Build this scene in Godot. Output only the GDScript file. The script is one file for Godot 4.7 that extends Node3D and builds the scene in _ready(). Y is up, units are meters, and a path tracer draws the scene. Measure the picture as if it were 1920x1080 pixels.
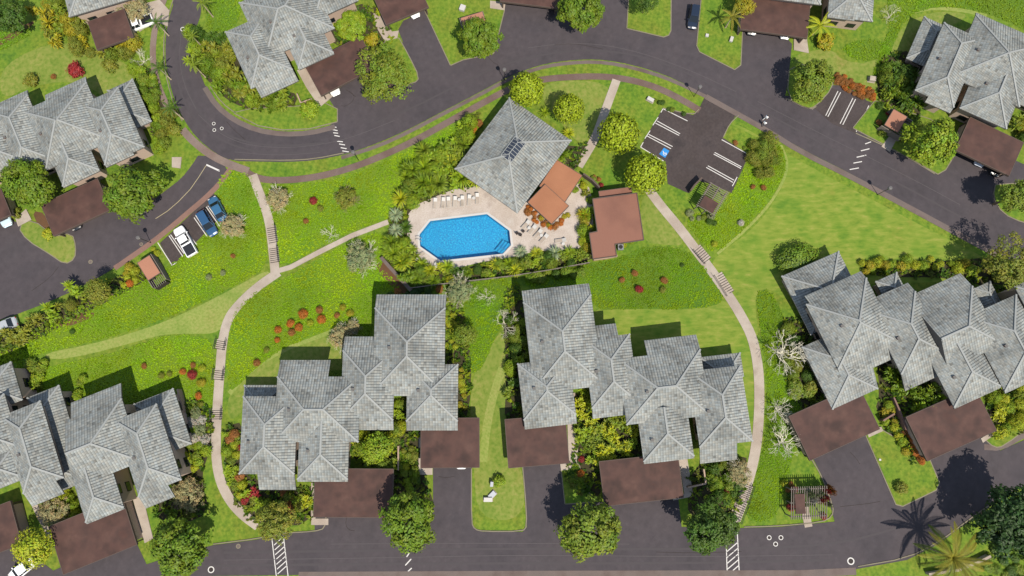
extends Node3D

# A hillside estate of shingled town houses round a swimming pool, looked down on from a drone 112 m up.
const CAM_H := 112.0
const TILT := -82.0
const FOCAL := 1280.0
const K := 2.3
const PITCH := 0.45
const CELL := 4.0

var rng := RandomNumberGenerator.new()
var counts := {}
var tz := PackedFloat32Array()
var th := PackedFloat32Array()
var unit_box := BoxMesh.new()
var M := {}
var F := {}
var fwd := Vector3(0, sin(deg_to_rad(TILT)), -cos(deg_to_rad(TILT)))
var upv := Vector3(0, cos(deg_to_rad(TILT)), sin(deg_to_rad(TILT)))

# ---------------------------------------------------------------- naming
func numbered(called: String, parent: Node) -> String:
	var key := str(parent.get_instance_id()) + called
	var n: int = counts.get(key, 0)
	counts[key] = n + 1
	return called if n == 0 else "%s_%03d" % [called, n]

func put(o: Node, called: String, parent: Node = self) -> Node:
	o.name = numbered(called, parent)
	parent.add_child(o, true)
	return o

func tag(o: Node, label: String, category: String, group := "", kind := "") -> Node:
	o.set_meta("label", label)
	o.set_meta("category", category)
	if group != "":
		o.set_meta("group", group)
	if kind != "":
		o.set_meta("kind", kind)
	return o

func base(called: String, at: Vector3, label: String, category: String, group := "", turn := 0.0) -> Node3D:
	var o := Node3D.new()
	put(o, called)
	o.position = at
	o.rotation.y = turn
	tag(o, label, category, group)
	return o

func part(called: String, mesh: Mesh, m: Material, parent: Node, xf := Transform3D()) -> MeshInstance3D:
	var o := MeshInstance3D.new()
	o.mesh = mesh
	o.material_override = m
	o.transform = xf
	put(o, called, parent)
	return o

func box(called: String, size: Vector3, at: Vector3, m: Material, parent: Node, turn := 0.0) -> MeshInstance3D:
	return part(called, unit_box, m, parent, Transform3D(Basis(Vector3.UP, turn).scaled_local(size), at))

func bar(called: String, a: Vector3, b: Vector3, w: float, h: float, m: Material, parent: Node) -> MeshInstance3D:
	var d := b - a
	var z := d.normalized()
	var x := Vector3.UP.cross(z)
	if x.length() < 0.01:
		x = Vector3.RIGHT
	x = x.normalized()
	var y := z.cross(x)
	return part(called, unit_box, m, parent, Transform3D(Basis(x * w, y * h, d), (a + b) / 2))

# ---------------------------------------------------------------- from the survey of the photograph to metres
func ray(px: float, py: float) -> Vector3:
	return fwd + Vector3.RIGHT * ((px - 960.0) / FOCAL) + upv * ((540.0 - py) / FOCAL)

func P(px: float, py: float, y: float) -> Vector3:
	var d := ray(px, py)
	return Vector3(0, CAM_H, 0) + d * ((y - CAM_H) / d.y)

func T(z: float) -> float:
	if z <= tz[0]:
		return th[0]
	for i in range(1, tz.size()):
		if z <= tz[i]:
			return lerpf(th[i - 1], th[i], (z - tz[i - 1]) / (tz[i] - tz[i - 1]))
	return th[th.size() - 1]

func G(px: float, py: float, above := 0.0) -> Vector3:
	var y := above
	var p := Vector3.ZERO
	for i in 4:
		p = P(px, py, y)
		y = T(p.z) + above
	return Vector3(p.x, T(p.z), p.z)

func metres(px: float, py: float, n: float) -> float:
	return P(px + n, py, 1.0).x - P(px, py, 1.0).x

func terrain() -> void:
	var kn := [[-700, -2.2], [-300, -1.6], [0, -0.9], [150, -0.4], [340, 0.25], [510, 0.4], [570, 1.3], [640, 1.7], [800, 2.2], [950, 2.4], [1500, 2.5]]
	var kz := []
	for k in kn:
		kz.append([P(960, k[0], 0.5).z, k[1]])
	var z: float = floor(kz[0][0] / CELL) * CELL
	while z < kz[kz.size() - 1][0] + CELL:
		var h: float = kz[0][1]
		for i in range(1, kz.size()):
			if z > kz[i - 1][0]:
				h = lerpf(kz[i - 1][1], kz[i][1], clampf((z - kz[i - 1][0]) / (kz[i][0] - kz[i - 1][0]), 0, 1))
		tz.append(z)
		th.append(h)
		z += CELL

func poly(a: Array, smooth := 0, closed := true) -> PackedVector2Array:
	var o := PackedVector2Array()
	for i in range(0, a.size(), 2):
		var g := G(a[i], a[i + 1])
		o.append(Vector2(g.x, g.z))
	for s in smooth:
		var n := PackedVector2Array()
		var c := o.size()
		if not closed:
			n.append(o[0])
		for i in (c if closed else c - 1):
			var p := o[i]
			var q := o[(i + 1) % c]
			n.append(p.lerp(q, 0.25))
			n.append(p.lerp(q, 0.75))
		if not closed:
			n.append(o[c - 1])
		o = n
	return o

# ---------------------------------------------------------------- sheets laid on the ground
func tri(st: SurfaceTool, a: Vector3, b: Vector3, c: Vector3) -> void:
	var n := (c - a).cross(b - a).normalized()
	if n.y < 0:
		var t := b
		b = c
		c = t
		n = -n
	for p in [a, b, c]:
		st.set_normal(n)
		st.set_uv(Vector2(p.x, p.z))
		st.set_uv2(Vector2(p.x, p.z) / 170.0)
		st.add_vertex(p)

func drape(st: SurfaceTool, outline: PackedVector2Array, lift: float, skirt := 0.0, flat := -99.0, hole := PackedVector2Array()) -> void:
	var lo := INF
	var hi := -INF
	for p in outline:
		lo = minf(lo, p.y)
		hi = maxf(hi, p.y)
	var z: float = floor(lo / CELL) * CELL
	while z < hi:
		var strip := PackedVector2Array([Vector2(-900, z), Vector2(900, z), Vector2(900, z + CELL), Vector2(-900, z + CELL)])
		var pieces: Array = Geometry2D.intersect_polygons(outline, strip)
		if hole.size() > 0:
			var cut := []
			for q in pieces:
				cut.append_array(Geometry2D.clip_polygons(q, hole))
			pieces = cut
		for q in pieces:
			var ix := Geometry2D.triangulate_polygon(q)
			for i in range(0, ix.size(), 3):
				var v := []
				for j in 3:
					var w: Vector2 = q[ix[i + j]]
					v.append(Vector3(w.x, (T(w.y) if flat < -90 else flat) + lift, w.y))
				tri(st, v[0], v[1], v[2])
		z += CELL
	if skirt > 0:
		var n := outline.size()
		for i in n:
			var a := outline[i]
			var b := outline[(i + 1) % n]
			var k := maxi(1, int((b - a).length() / 3.0))
			for j in k:
				var c := a.lerp(b, float(j) / k)
				var d := a.lerp(b, float(j + 1) / k)
				var p := Vector3(c.x, (T(c.y) if flat < -90 else flat) + lift, c.y)
				var q := Vector3(d.x, (T(d.y) if flat < -90 else flat) + lift, d.y)
				quad(st, p, q, q - Vector3(0, skirt, 0), p - Vector3(0, skirt, 0))

func quad(st: SurfaceTool, a: Vector3, b: Vector3, c: Vector3, d: Vector3, s := 1.0) -> void:
	var n := (c - a).cross(b - a).normalized()
	var v := [a, b, c, a, c, d]
	var w := (b - a).length() * s
	var h := (d - a).length() * s
	var t := [Vector2(0, 0), Vector2(w, 0), Vector2(w, h), Vector2(0, 0), Vector2(w, h), Vector2(0, h)]
	for i in 6:
		st.set_normal(n)
		st.set_uv(t[i])
		st.set_uv2(Vector2(v[i].x, v[i].z) / 170.0)
		st.add_vertex(v[i])

func begin() -> SurfaceTool:
	var st := SurfaceTool.new()
	st.begin(Mesh.PRIMITIVE_TRIANGLES)
	return st

func sheet(called: String, outline: PackedVector2Array, m: Material, lift: float, label: String, category: String, skirt := 0.0, flat := -99.0, hole := PackedVector2Array()) -> MeshInstance3D:
	var st := begin()
	drape(st, outline, lift, skirt, flat, hole)
	var o := part(called, st.commit(), m, self)
	tag(o, label, category, "", "structure")
	return o

func ribbon(st: SurfaceTool, line: PackedVector2Array, width: float, lift: float, skirt := 0.0) -> void:
	for q in Geometry2D.offset_polyline(line, width / 2, Geometry2D.JOIN_ROUND, Geometry2D.END_BUTT):
		drape(st, q, lift, skirt)

func path(called: String, a: Array, width: float, m: Material, lift: float, label: String, category: String, smooth := 2, skirt := 0.0) -> MeshInstance3D:
	var st := begin()
	ribbon(st, poly(a, smooth, false), width, lift, skirt)
	var o := part(called, st.commit(), m, self)
	tag(o, label, category, "", "structure")
	return o

func island(a: Array, m: Material, label: String, smooth := 1, edge := 0.16) -> void:
	var o := poly(a, smooth)
	for q in Geometry2D.offset_polygon(o, edge, Geometry2D.JOIN_ROUND):
		sheet("kerb", q, M.kerb, 0.10, "concrete kerb round the " + label, "kerb", 0.2)
	sheet("lawn", o, m, 0.13, label, "lawn", 0.1)

# ---------------------------------------------------------------- materials
func C(r: float, g: float, b: float, k := K) -> Color:
	var c := Color(r / 255.0, g / 255.0, b / 255.0).srgb_to_linear()
	return Color(c.r / k, c.g / k, c.b / k).linear_to_srgb()

func plain(c: Color, rough := 0.8, metal := 0.0) -> StandardMaterial3D:
	var m := StandardMaterial3D.new()
	m.albedo_color = c
	m.roughness = rough
	m.metallic = metal
	return m

func noise_tex(seed_: int, freq: float, ramp: Array, size := 512, octaves := 4, kind := FastNoiseLite.TYPE_SIMPLEX_SMOOTH) -> NoiseTexture2D:
	var n := FastNoiseLite.new()
	n.seed = seed_
	n.noise_type = kind
	n.frequency = freq
	n.fractal_octaves = octaves
	n.fractal_gain = 0.6
	var t := NoiseTexture2D.new()
	t.width = size
	t.height = size
	t.seamless = true
	t.seamless_blend_skirt = 0.2
	t.noise = n
	var g := Gradient.new()
	var offs := PackedFloat32Array()
	var cols := PackedColorArray()
	for i in ramp.size():
		offs.append(float(i) / (ramp.size() - 1))
		cols.append(ramp[i])
	g.offsets = offs
	g.colors = cols
	t.color_ramp = g
	return t

# fine grain at `cell` metres a repeat, multiplied by broad blotches over the whole estate
func ground_mat(seed_: int, ramp: Array, cell: float, freq: float, broad: Array, rough := 0.95, broad_freq := 0.02, octaves := 4, solid := false) -> StandardMaterial3D:
	var m := StandardMaterial3D.new()
	m.albedo_texture = noise_tex(seed_, freq, ramp, 512, octaves)
	m.uv1_scale = Vector3(1.0 / cell, 1.0 / cell, 1)
	if solid:
		m.uv1_triplanar = true
		m.uv1_world_triplanar = true
		m.uv1_scale = Vector3.ONE / cell
		m.uv2_triplanar = true
		m.uv2_world_triplanar = true
		m.uv2_scale = Vector3.ONE / 170.0
	m.roughness = rough
	m.detail_enabled = true
	m.detail_blend_mode = BaseMaterial3D.BLEND_MODE_MUL
	m.detail_uv_layer = BaseMaterial3D.DETAIL_UV_2
	m.detail_albedo = noise_tex(seed_ + 7, broad_freq, broad, 512, 5)
	return m

func grey(v: float) -> Color:
	return Color(v, v, v)

func shingles(tone: Color) -> StandardMaterial3D:
	# tiles 0.42 m wide with a raised rib down every side lap, laid in courses
	var n := 504
	var im := Image.create(n, n, false, Image.FORMAT_RGB8)
	var hm := Image.create(n, n, false, Image.FORMAT_RGB8)
	var r := RandomNumberGenerator.new()
	r.seed = 41
	var c := 42
	for row in 12:
		for col in 12:
			var v := 0.84 + r.randf() * 0.16
			if r.randf() < 0.07:
				v = 0.70 + r.randf() * 0.12
			var warm := r.randf_range(-0.02, 0.03)
			var col_ := Color(tone.r * v + warm * 0.5, tone.g * v, tone.b * v - warm * 0.5)
			for y in c:
				for x in c:
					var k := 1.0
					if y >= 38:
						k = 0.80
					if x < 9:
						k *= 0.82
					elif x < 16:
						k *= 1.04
					k *= 0.94 + r.randf() * 0.12
					im.set_pixel(col * c + x, row * c + y, Color(minf(1, col_.r * k), minf(1, col_.g * k), minf(1, col_.b * k)))
					var hh := 0.20 + 0.10 * float(y) / c
					if x < 9:
						hh = 0.02
					elif x < 24:
						hh = 0.20 + 0.7 * sin(PI * (x - 9) / 15.0)
					hm.set_pixel(col * c + x, row * c + y, Color(hh, hh, hh))
	hm.convert(Image.FORMAT_RGBA8)
	hm.bump_map_to_normal_map(9.0)
	var m := StandardMaterial3D.new()
	m.albedo_texture = ImageTexture.create_from_image(im)
	m.normal_enabled = true
	m.normal_texture = ImageTexture.create_from_image(hm)
	m.normal_scale = 1.0
	m.uv1_scale = Vector3(1 / 5.04, 1 / 5.04, 1)
	m.roughness = 0.85
	m.detail_enabled = true
	m.detail_blend_mode = BaseMaterial3D.BLEND_MODE_MUL
	m.detail_uv_layer = BaseMaterial3D.DETAIL_UV_2
	m.detail_albedo = noise_tex(77, 0.05, [grey(0.72), grey(0.88), grey(1), grey(0.94)], 512, 6)
	return m

func leaf(r: float, g: float, b: float, k := 1.6) -> StandardMaterial3D:
	var m := plain(C(r, g, b, k), 0.55)
	m.vertex_color_use_as_albedo = true
	m.backlight_enabled = true
	var c := C(r, g, b, k * 2.6)
	m.backlight = Color(c.r, c.g, c.b * 0.5)
	m.metallic_specular = 0.35
	return m

func materials() -> void:
	M.lawn = ground_mat(3, [C(88, 124, 8), C(118, 150, 20), C(140, 166, 38), C(166, 172, 62)], 9.0, 0.02, [Color(0.70, 0.86, 0.45), Color(0.88, 0.96, 0.72), Color(1, 1, 1), Color(1, 0.94, 0.94), Color(0.78, 0.92, 0.58)], 0.95, 0.045, 5)
	M.lawn_dry = ground_mat(5, [C(114, 142, 34), C(144, 162, 58), C(160, 170, 74), C(182, 174, 96)], 9.0, 0.018, [Color(0.78, 0.90, 0.62), Color(0.92, 0.97, 0.85), Color(1, 1, 1), Color(1, 0.93, 0.95)], 0.95, 0.035)
	M.mown = ground_mat(6, [C(112, 148, 30), C(142, 166, 50), C(160, 175, 66), C(188, 182, 98)], 9.0, 0.018, [Color(0.68, 0.86, 0.45), Color(0.86, 0.95, 0.70), Color(1, 1, 0.96), Color(0.92, 0.96, 0.80), Color(1, 0.92, 0.90)], 0.95, 0.055, 5)
	M.mown.uv1_scale = Vector3(1.0 / 26.0, 1.0 / 8.0, 1)
	M.pale_grass = ground_mat(8, [C(136, 160, 54), C(160, 178, 78), C(176, 188, 94), C(188, 180, 104)], 6.0, 0.02, [Color(0.84, 0.92, 0.74), Color(1, 1, 1), Color(1, 0.96, 0.98)], 0.95, 0.05)
	M.cover = ground_mat(9, [C(84, 118, 2), C(118, 152, 2), C(134, 168, 4), C(152, 178, 8)], 5.0, 0.03, [Color(0.80, 0.90, 0.7), Color(0.95, 1, 0.9), Color(1, 0.97, 0.9), Color(0.86, 0.95, 0.8)], 0.95, 0.03)
	M.cover_green = ground_mat(10, [C(70, 102, 4), C(102, 140, 6), C(118, 154, 8), C(148, 170, 16)], 5.0, 0.03, [Color(0.80, 0.90, 0.7), Color(0.95, 1, 0.9), Color(1, 0.97, 0.9), Color(0.86, 0.95, 0.8)], 0.95, 0.03)
	M.asphalt = ground_mat(13, [C(82, 76, 80), C(89, 82, 86), C(93, 86, 90), C(101, 94, 97)], 16.0, 0.02, [Color(0.84, 0.83, 0.84), Color(0.93, 0.92, 0.93), Color(1, 0.98, 0.98), Color(0.96, 0.95, 0.95), Color(0.88, 0.87, 0.88)], 0.93, 0.025, 4)
	M.asphalt_new = ground_mat(15, [C(76, 68, 68), C(86, 77, 77), C(92, 83, 82), C(104, 94, 90)], 9.0, 0.03, [Color(0.76, 0.74, 0.75), Color(1, 0.97, 0.96), Color(0.9, 0.86, 0.84), Color(1, 1, 1)], 0.93, 0.05)
	M.seam = plain(C(102, 95, 97), 0.9)
	M.walk = ground_mat(17, [C(130, 114, 106), C(154, 137, 128), C(166, 149, 140), C(182, 165, 155)], 3.0, 0.04, [Color(0.86, 0.82, 0.82), Color(1, 0.98, 0.96), Color(0.92, 0.86, 0.84), Color(1, 1, 1)], 0.93, 0.05)
	M.walk_dark = ground_mat(18, [C(116, 101, 94), C(136, 120, 112), C(148, 131, 122), C(168, 150, 140)], 3.0, 0.04, [Color(0.82, 0.76, 0.76), Color(1, 0.96, 0.95), Color(0.9, 0.82, 0.80), Color(1, 1, 1)], 0.93, 0.05)
	M.pale = ground_mat(19, [C(178, 164, 150, 1.95), C(200, 188, 174, 1.95), C(210, 198, 184, 1.95), C(222, 212, 199, 1.95)], 3.0, 0.04, [Color(0.80, 0.78, 0.75), Color(1, 0.99, 0.98), Color(0.90, 0.87, 0.85), Color(1, 1, 1)], 0.9, 0.06, 4, true)
	M.deck = ground_mat(21, [C(186, 174, 162, 1.95), C(212, 202, 191, 1.95), C(222, 213, 203, 1.95), C(230, 223, 214, 1.95)], 4.0, 0.03, [Color(0.78, 0.74, 0.72), Color(1, 0.98, 0.97), Color(0.93, 0.90, 0.88), Color(1, 1, 1)], 0.9, 0.07)
	M.kerb = ground_mat(23, [C(138, 128, 104), C(164, 154, 128), C(184, 174, 148)], 2.0, 0.04, [grey(0.85), grey(1), grey(0.92)], 0.9, 0.06)
	M.gutter = ground_mat(25, [C(112, 100, 96), C(136, 122, 116), C(156, 142, 134)], 2.0, 0.04, [Color(0.82, 0.76, 0.74), Color(1, 0.98, 0.97), grey(0.9)], 0.9, 0.06, 4, true)
	M.clay = ground_mat(27, [C(140, 104, 92), C(164, 126, 112), C(178, 142, 126)], 2.0, 0.04, [grey(0.85), grey(1), grey(0.92)], 0.9, 0.06, 4, true)
	M.soil = ground_mat(29, [C(70, 46, 30), C(112, 78, 50), C(140, 100, 64), C(120, 110, 60)], 3.0, 0.06, [grey(0.8), grey(1), grey(0.9)], 1.0, 0.06)
	M.bed = ground_mat(31, [C(40, 38, 22), C(66, 58, 34), C(88, 84, 44), C(96, 110, 40)], 3.0, 0.06, [grey(0.8), grey(1), grey(0.9)], 1.0, 0.06)
	M.roof = shingles(C(206, 211, 206))
	M.cap = plain(C(186, 189, 186), 0.85)
	M.fascia = plain(C(120, 116, 112), 0.7)
	M.wall = ground_mat(33, [C(202, 176, 158, 1.6), C(212, 188, 170, 1.6), C(220, 198, 180, 1.6)], 3.0, 0.03, [grey(0.9), grey(1)], 0.85, 0.02, 4, true)
	M.flat_brown = ground_mat(35, [C(92, 62, 55), C(100, 69, 61), C(106, 75, 66), C(120, 88, 78)], 22.0, 0.012, [Color(0.56, 0.52, 0.50), Color(0.78, 0.74, 0.71), Color(1, 0.96, 0.93), Color(0.84, 0.82, 0.80), Color(1, 0.90, 0.83)], 0.85, 0.06, 4, true)
	M.flat_red = ground_mat(37, [C(154, 104, 86), C(166, 114, 94), C(174, 123, 103)], 3.0, 0.03, [Color(0.88, 0.86, 0.86), Color(1, 0.99, 0.98), grey(1)], 0.85, 0.04, 4, true)
	M.flat_orange = ground_mat(39, [C(190, 126, 88), C(202, 136, 96), C(208, 144, 104)], 3.0, 0.03, [Color(0.90, 0.88, 0.86), Color(1, 1, 1)], 0.85, 0.06, 4, true)
	M.flat_peach = ground_mat(40, [C(204, 142, 112), C(214, 150, 120), C(218, 156, 126)], 3.0, 0.03, [Color(0.92, 0.90, 0.89), Color(1, 1, 1)], 0.85, 0.06, 4, true)
	M.timber = plain(C(110, 92, 82), 0.85)
	M.timber_grey = plain(C(152, 140, 130), 0.85)
	M.timber_dark = plain(C(58, 46, 42), 0.85)
	M.beige = plain(C(214, 184, 158), 0.8)
	M.white = plain(C(222, 218, 212, 2.0), 0.6)
	M.paint = plain(C(226, 222, 216, 1.7), 0.7)
	M.cream = plain(C(208, 192, 150, 2.2), 0.8)
	M.vent = plain(C(150, 112, 100), 0.8)
	M.track = plain(C(88, 81, 84), 0.92)
	M.black = plain(Color(0.12, 0.12, 0.13), 0.4)
	M.steel = plain(Color(0.55, 0.56, 0.58), 0.4, 0.6)
	M.rubber = plain(Color(0.15, 0.15, 0.15), 0.9)
	M.glass = plain(Color(0.10, 0.12, 0.14), 0.08)
	M.trunk = plain(Color(0.42, 0.35, 0.27), 0.95)
	M.palm_trunk = plain(Color(0.60, 0.55, 0.46), 0.9)
	M.twig = plain(C(206, 200, 180, 1.3), 0.9)
	M.twig_brown = plain(C(172, 146, 122, 2.0), 0.9)
	M.sky_blue = plain(C(30, 140, 215, 1.6), 0.6)
	F.lime = leaf(150, 176, 34)
	F.palm = leaf(146, 142, 46)
	F.palm_green = leaf(112, 128, 38)
	F.green = leaf(118, 146, 28)
	F.mid = leaf(132, 152, 40)
	F.deep = leaf(82, 114, 28)
	F.dark = leaf(52, 86, 28)
	F.olive = leaf(142, 148, 46)
	F.gold = leaf(180, 170, 36)
	F.yellow = leaf(188, 196, 40)
	F.round = leaf(168, 188, 36)
	F.orange = leaf(214, 124, 44)
	F.rust = leaf(176, 116, 56)
	F.red = leaf(168, 50, 50)
	F.grey = leaf(156, 166, 112)
	F.straw = leaf(190, 176, 122)
	F.silver = leaf(170, 186, 140)
	F.flower = leaf(226, 216, 200)
	F.cover = leaf(150, 182, 2, 1.5)
	F.cover_green = leaf(134, 168, 6, 1.5)
	F.any = leaf(255, 255, 255, 1.5)

# ---------------------------------------------------------------- foliage
class Leaves:
	var v := PackedVector3Array()
	var n := PackedVector3Array()
	var c := PackedColorArray()
	func tri(a: Vector3, b: Vector3, d: Vector3, col: Color) -> void:
		var nn := (d - a).cross(b - a).normalized()
		for p in [a, b, d]:
			v.append(p)
			n.append(nn)
			c.append(col)
	# a folded diamond: base at p, tip along dir, up is the face's normal
	func blade(p: Vector3, dir: Vector3, up: Vector3, l: float, w: float, col: Color) -> void:
		var s := dir.cross(up).normalized() * w * 0.5
		var m := p + dir * l * 0.45 - up * w * 0.12
		var t := p + dir * l
		tri(p, m + s, t, col)
		tri(p, t, m - s, col)
	# a long drooping strap of three pieces
	func strap(p: Vector3, dir: Vector3, l: float, w: float, droop: float, col: Color) -> void:
		var side := dir.cross(Vector3.UP)
		side = side.normalized() * w * 0.5 if side.length() > 0.05 else Vector3.RIGHT * w * 0.5
		var a := p
		var d := dir
		for i in 3:
			var b := a + d * l / 3.0
			var wa: float = [0.5, 1.0, 0.75][i]
			var wb: float = [1.0, 0.75, 0.0][i]
			tri(a - side * wa, a + side * wa, b + side * wb, col)
			if i < 2:
				tri(a - side * wa, b + side * wb, b - side * wb, col)
			a = b
			d = (d + Vector3.DOWN * droop).normalized()
	func mesh() -> ArrayMesh:
		var a := []
		a.resize(Mesh.ARRAY_MAX)
		a[Mesh.ARRAY_VERTEX] = v
		a[Mesh.ARRAY_NORMAL] = n
		a[Mesh.ARRAY_COLOR] = c
		var m := ArrayMesh.new()
		m.add_surface_from_arrays(Mesh.PRIMITIVE_TRIANGLES, a)
		return m

func rdir(r: RandomNumberGenerator) -> Vector3:
	var z := r.randf_range(-1, 1)
	var a := r.randf() * TAU
	var s := sqrt(1 - z * z)
	return Vector3(s * cos(a), z, s * sin(a))

func tone(r: RandomNumberGenerator, spread := 0.3, warm := 0.15) -> Color:
	var b := r.randf_range(1.0 - spread, 1.0)
	var w := r.randf_range(-warm, warm)
	return Color(b * (1.0 + w), b, b * (1.0 - w * 0.5))

# crown of unit radius: leaves on many small clumps spread through a lumpy dome
func crown(seed_: int, clumps: int, per: int, size: float, clump_r: float, flat: float, ragged: float, spread := 0.3, inner := 0.45) -> ArrayMesh:
	var r := RandomNumberGenerator.new()
	r.seed = seed_
	var L := Leaves.new()
	var lumps := []
	for i in 9:
		lumps.append([rdir(r), r.randf_range(-ragged, ragged)])
	for i in clumps:
		var d := rdir(r)
		if d.y < -0.25:
			d.y = -d.y
		var reach := 1.0 - clump_r
		for l in lumps:
			reach += l[1] * pow(maxf(0, d.dot(l[0])), 3)
		reach *= pow(r.randf_range(inner, 1.0), 0.5)
		var at := d * reach
		at.y *= flat
		var cr := clump_r * r.randf_range(0.65, 1.2)
		var shade := r.randf_range(0.78, 1.0)
		var warm := r.randf_range(-0.18, 0.16)
		for j in per:
			var e := rdir(r)
			if e.y < 0 and r.randf() < 0.6:
				e.y = -e.y
			var p := at + e * cr * r.randf_range(0.55, 1.0)
			var nn := (e + d * 0.5 + rdir(r) * 0.55 + Vector3.UP * 0.35).normalized()
			var dir := nn.cross(rdir(r)).normalized()
			var col := tone(r, spread, 0.12)
			col = Color(col.r * shade * (1 + warm), col.g * shade, col.b * shade)
			L.blade(p, dir, nn, size * r.randf_range(0.7, 1.3), size * r.randf_range(0.5, 0.8), col)
	return L.mesh()

# close-clipped ball of broad leaves
func ball(seed_: int, count: int, size: float) -> ArrayMesh:
	var r := RandomNumberGenerator.new()
	r.seed = seed_
	var L := Leaves.new()
	for i in count:
		var d := rdir(r)
		if d.y < -0.4:
			d.y = -d.y
		var p := d * r.randf_range(0.80, 1.0)
		p.y *= 0.8
		var nn := (d + rdir(r) * 0.6).normalized()
		var col := tone(r, 0.25, 0.08)
		if r.randf() < 0.2:
			col = col * 0.5
		L.blade(p, nn.cross(rdir(r)).normalized(), nn, size * r.randf_range(0.8, 1.3), size * 0.75, col)
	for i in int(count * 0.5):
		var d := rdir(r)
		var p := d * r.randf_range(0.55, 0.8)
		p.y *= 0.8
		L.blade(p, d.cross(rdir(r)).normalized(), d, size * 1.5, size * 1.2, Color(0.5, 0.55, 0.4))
	return L.mesh()

# rosette of stiff or drooping straps on a short stem, unit radius
func rosette(seed_: int, count: int, w: float, droop: float, heads: int) -> ArrayMesh:
	var r := RandomNumberGenerator.new()
	r.seed = seed_
	var L := Leaves.new()
	for h in heads:
		var o := Vector3.ZERO
		if heads > 1:
			o = Vector3(r.randf_range(-0.55, 0.55), r.randf_range(-0.2, 0.35), r.randf_range(-0.55, 0.55))
		var s := 1.0 if heads == 1 else r.randf_range(0.45, 0.7)
		for i in count:
			var a := r.randf() * TAU
			var e := r.randf_range(-0.1, 1.25)
			var d := Vector3(cos(a) * cos(e), sin(e), sin(a) * cos(e))
			L.strap(o, d, s * r.randf_range(0.8, 1.1), w * s, droop, tone(r, 0.35, 0.15))
	return L.mesh()

# feather frond, one metre long, along +z, arching down
func frond(seed_: int, pairs: int, width: float, droop: float) -> ArrayMesh:
	var r := RandomNumberGenerator.new()
	r.seed = seed_
	var L := Leaves.new()
	var p := Vector3.ZERO
	var d := Vector3(0, 0.45, 1).normalized()
	for i in pairs:
		var f := float(i) / pairs
		var q := p + d / pairs
		L.tri(p + Vector3(-0.012, 0, 0), p + Vector3(0.012, 0, 0), q, Color(1.0, 0.95, 0.7))
		L.tri(p + Vector3(0, -0.02, 0), p + Vector3(0, 0.01, 0), q, Color(1.0, 0.95, 0.7))
		var l := width * sin(PI * clampf(0.12 + f * 0.85, 0, 1))
		for s in [-1.0, 1.0]:
			var dir := (Vector3(s, -0.35, 0) + d * 0.75).normalized()
			L.blade(q, dir, Vector3(s * 0.3, 1, 0).normalized(), l * r.randf_range(0.85, 1.1), 0.022, tone(r, 0.25, 0.15))
		p = q
		d = (d + Vector3.DOWN * droop / pairs).normalized()
	return L.mesh()

# leafless branching bush of unit radius
func twigs(seed_: int, stems: int, thick: float) -> ArrayMesh:
	var r := RandomNumberGenerator.new()
	r.seed = seed_
	var L := Leaves.new()
	var todo := []
	for i in stems:
		var a := TAU * (i + r.randf()) / stems
		todo.append([Vector3(0, -0.6, 0), Vector3(cos(a) * 0.75, 0.8, sin(a) * 0.75).normalized(), 0.48, thick, 0])
	while todo.size() > 0:
		var t = todo.pop_back()
		var a: Vector3 = t[0]
		var d: Vector3 = t[1]
		var l: float = t[2]
		var w: float = t[3]
		var b := a + d * l
		var s := d.cross(Vector3(0.3, 1, 0.2)).normalized()
		var u := s.cross(d)
		var shade := r.randf_range(0.6, 1.0)
		var col := Color(shade, shade * 0.96, shade * 0.88)
		for k in 3:
			var x := (s * cos(TAU * k / 3) + u * sin(TAU * k / 3)) * w
			var y := (s * cos(TAU * (k + 1) / 3) + u * sin(TAU * (k + 1) / 3)) * w
			L.tri(a + x, a + y, b + x * 0.6, col)
			L.tri(a + y, b + y * 0.6, b + x * 0.6, col)
		if t[4] < 4:
			for k in (3 if r.randf() < 0.75 else 2):
				var e := (d + rdir(r) * 0.75 + Vector3(0, 0.1, 0)).normalized()
				todo.append([b, e, l * r.randf_range(0.58, 0.82), w * 0.62, t[4] + 1])
	return L.mesh()

func trunk_mesh(seed_: int) -> ArrayMesh:
	# unit height trunk (y 0 to 1) with flared foot and five limbs reaching out to unit radius
	var r := RandomNumberGenerator.new()
	r.seed = seed_
	var st := begin()
	tube(st, [Vector3(0, -0.1, 0), Vector3(0.01, 0.12, 0), Vector3(-0.01, 0.4, 0.01), Vector3(0, 0.62, 0)], [0.075, 0.055, 0.048, 0.04], 8)
	for i in 6:
		var a := TAU * (i + r.randf() * 0.6) / 6
		var d := Vector3(cos(a), 0, sin(a))
		tube(st, [Vector3(0, 0.50 + 0.02 * i, 0), d * 0.22 + Vector3(0, 0.72, 0), d * 0.5 + Vector3(0, 0.92, 0)], [0.03, 0.022, 0.008], 5)
	return st.commit()

func tube(st: SurfaceTool, pts: Array, rad: Array, sides: int) -> void:
	for i in pts.size() - 1:
		var a: Vector3 = pts[i]
		var b: Vector3 = pts[i + 1]
		var d := (b - a).normalized()
		var s := d.cross(Vector3(0.13, 0.1, 1)).normalized()
		var u := s.cross(d)
		for k in sides:
			var p := s * cos(TAU * k / sides) + u * sin(TAU * k / sides)
			var q := s * cos(TAU * (k + 1) / sides) + u * sin(TAU * (k + 1) / sides)
			quad(st, a + q * rad[i], a + p * rad[i], b + p * rad[i + 1], b + q * rad[i + 1])

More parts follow.
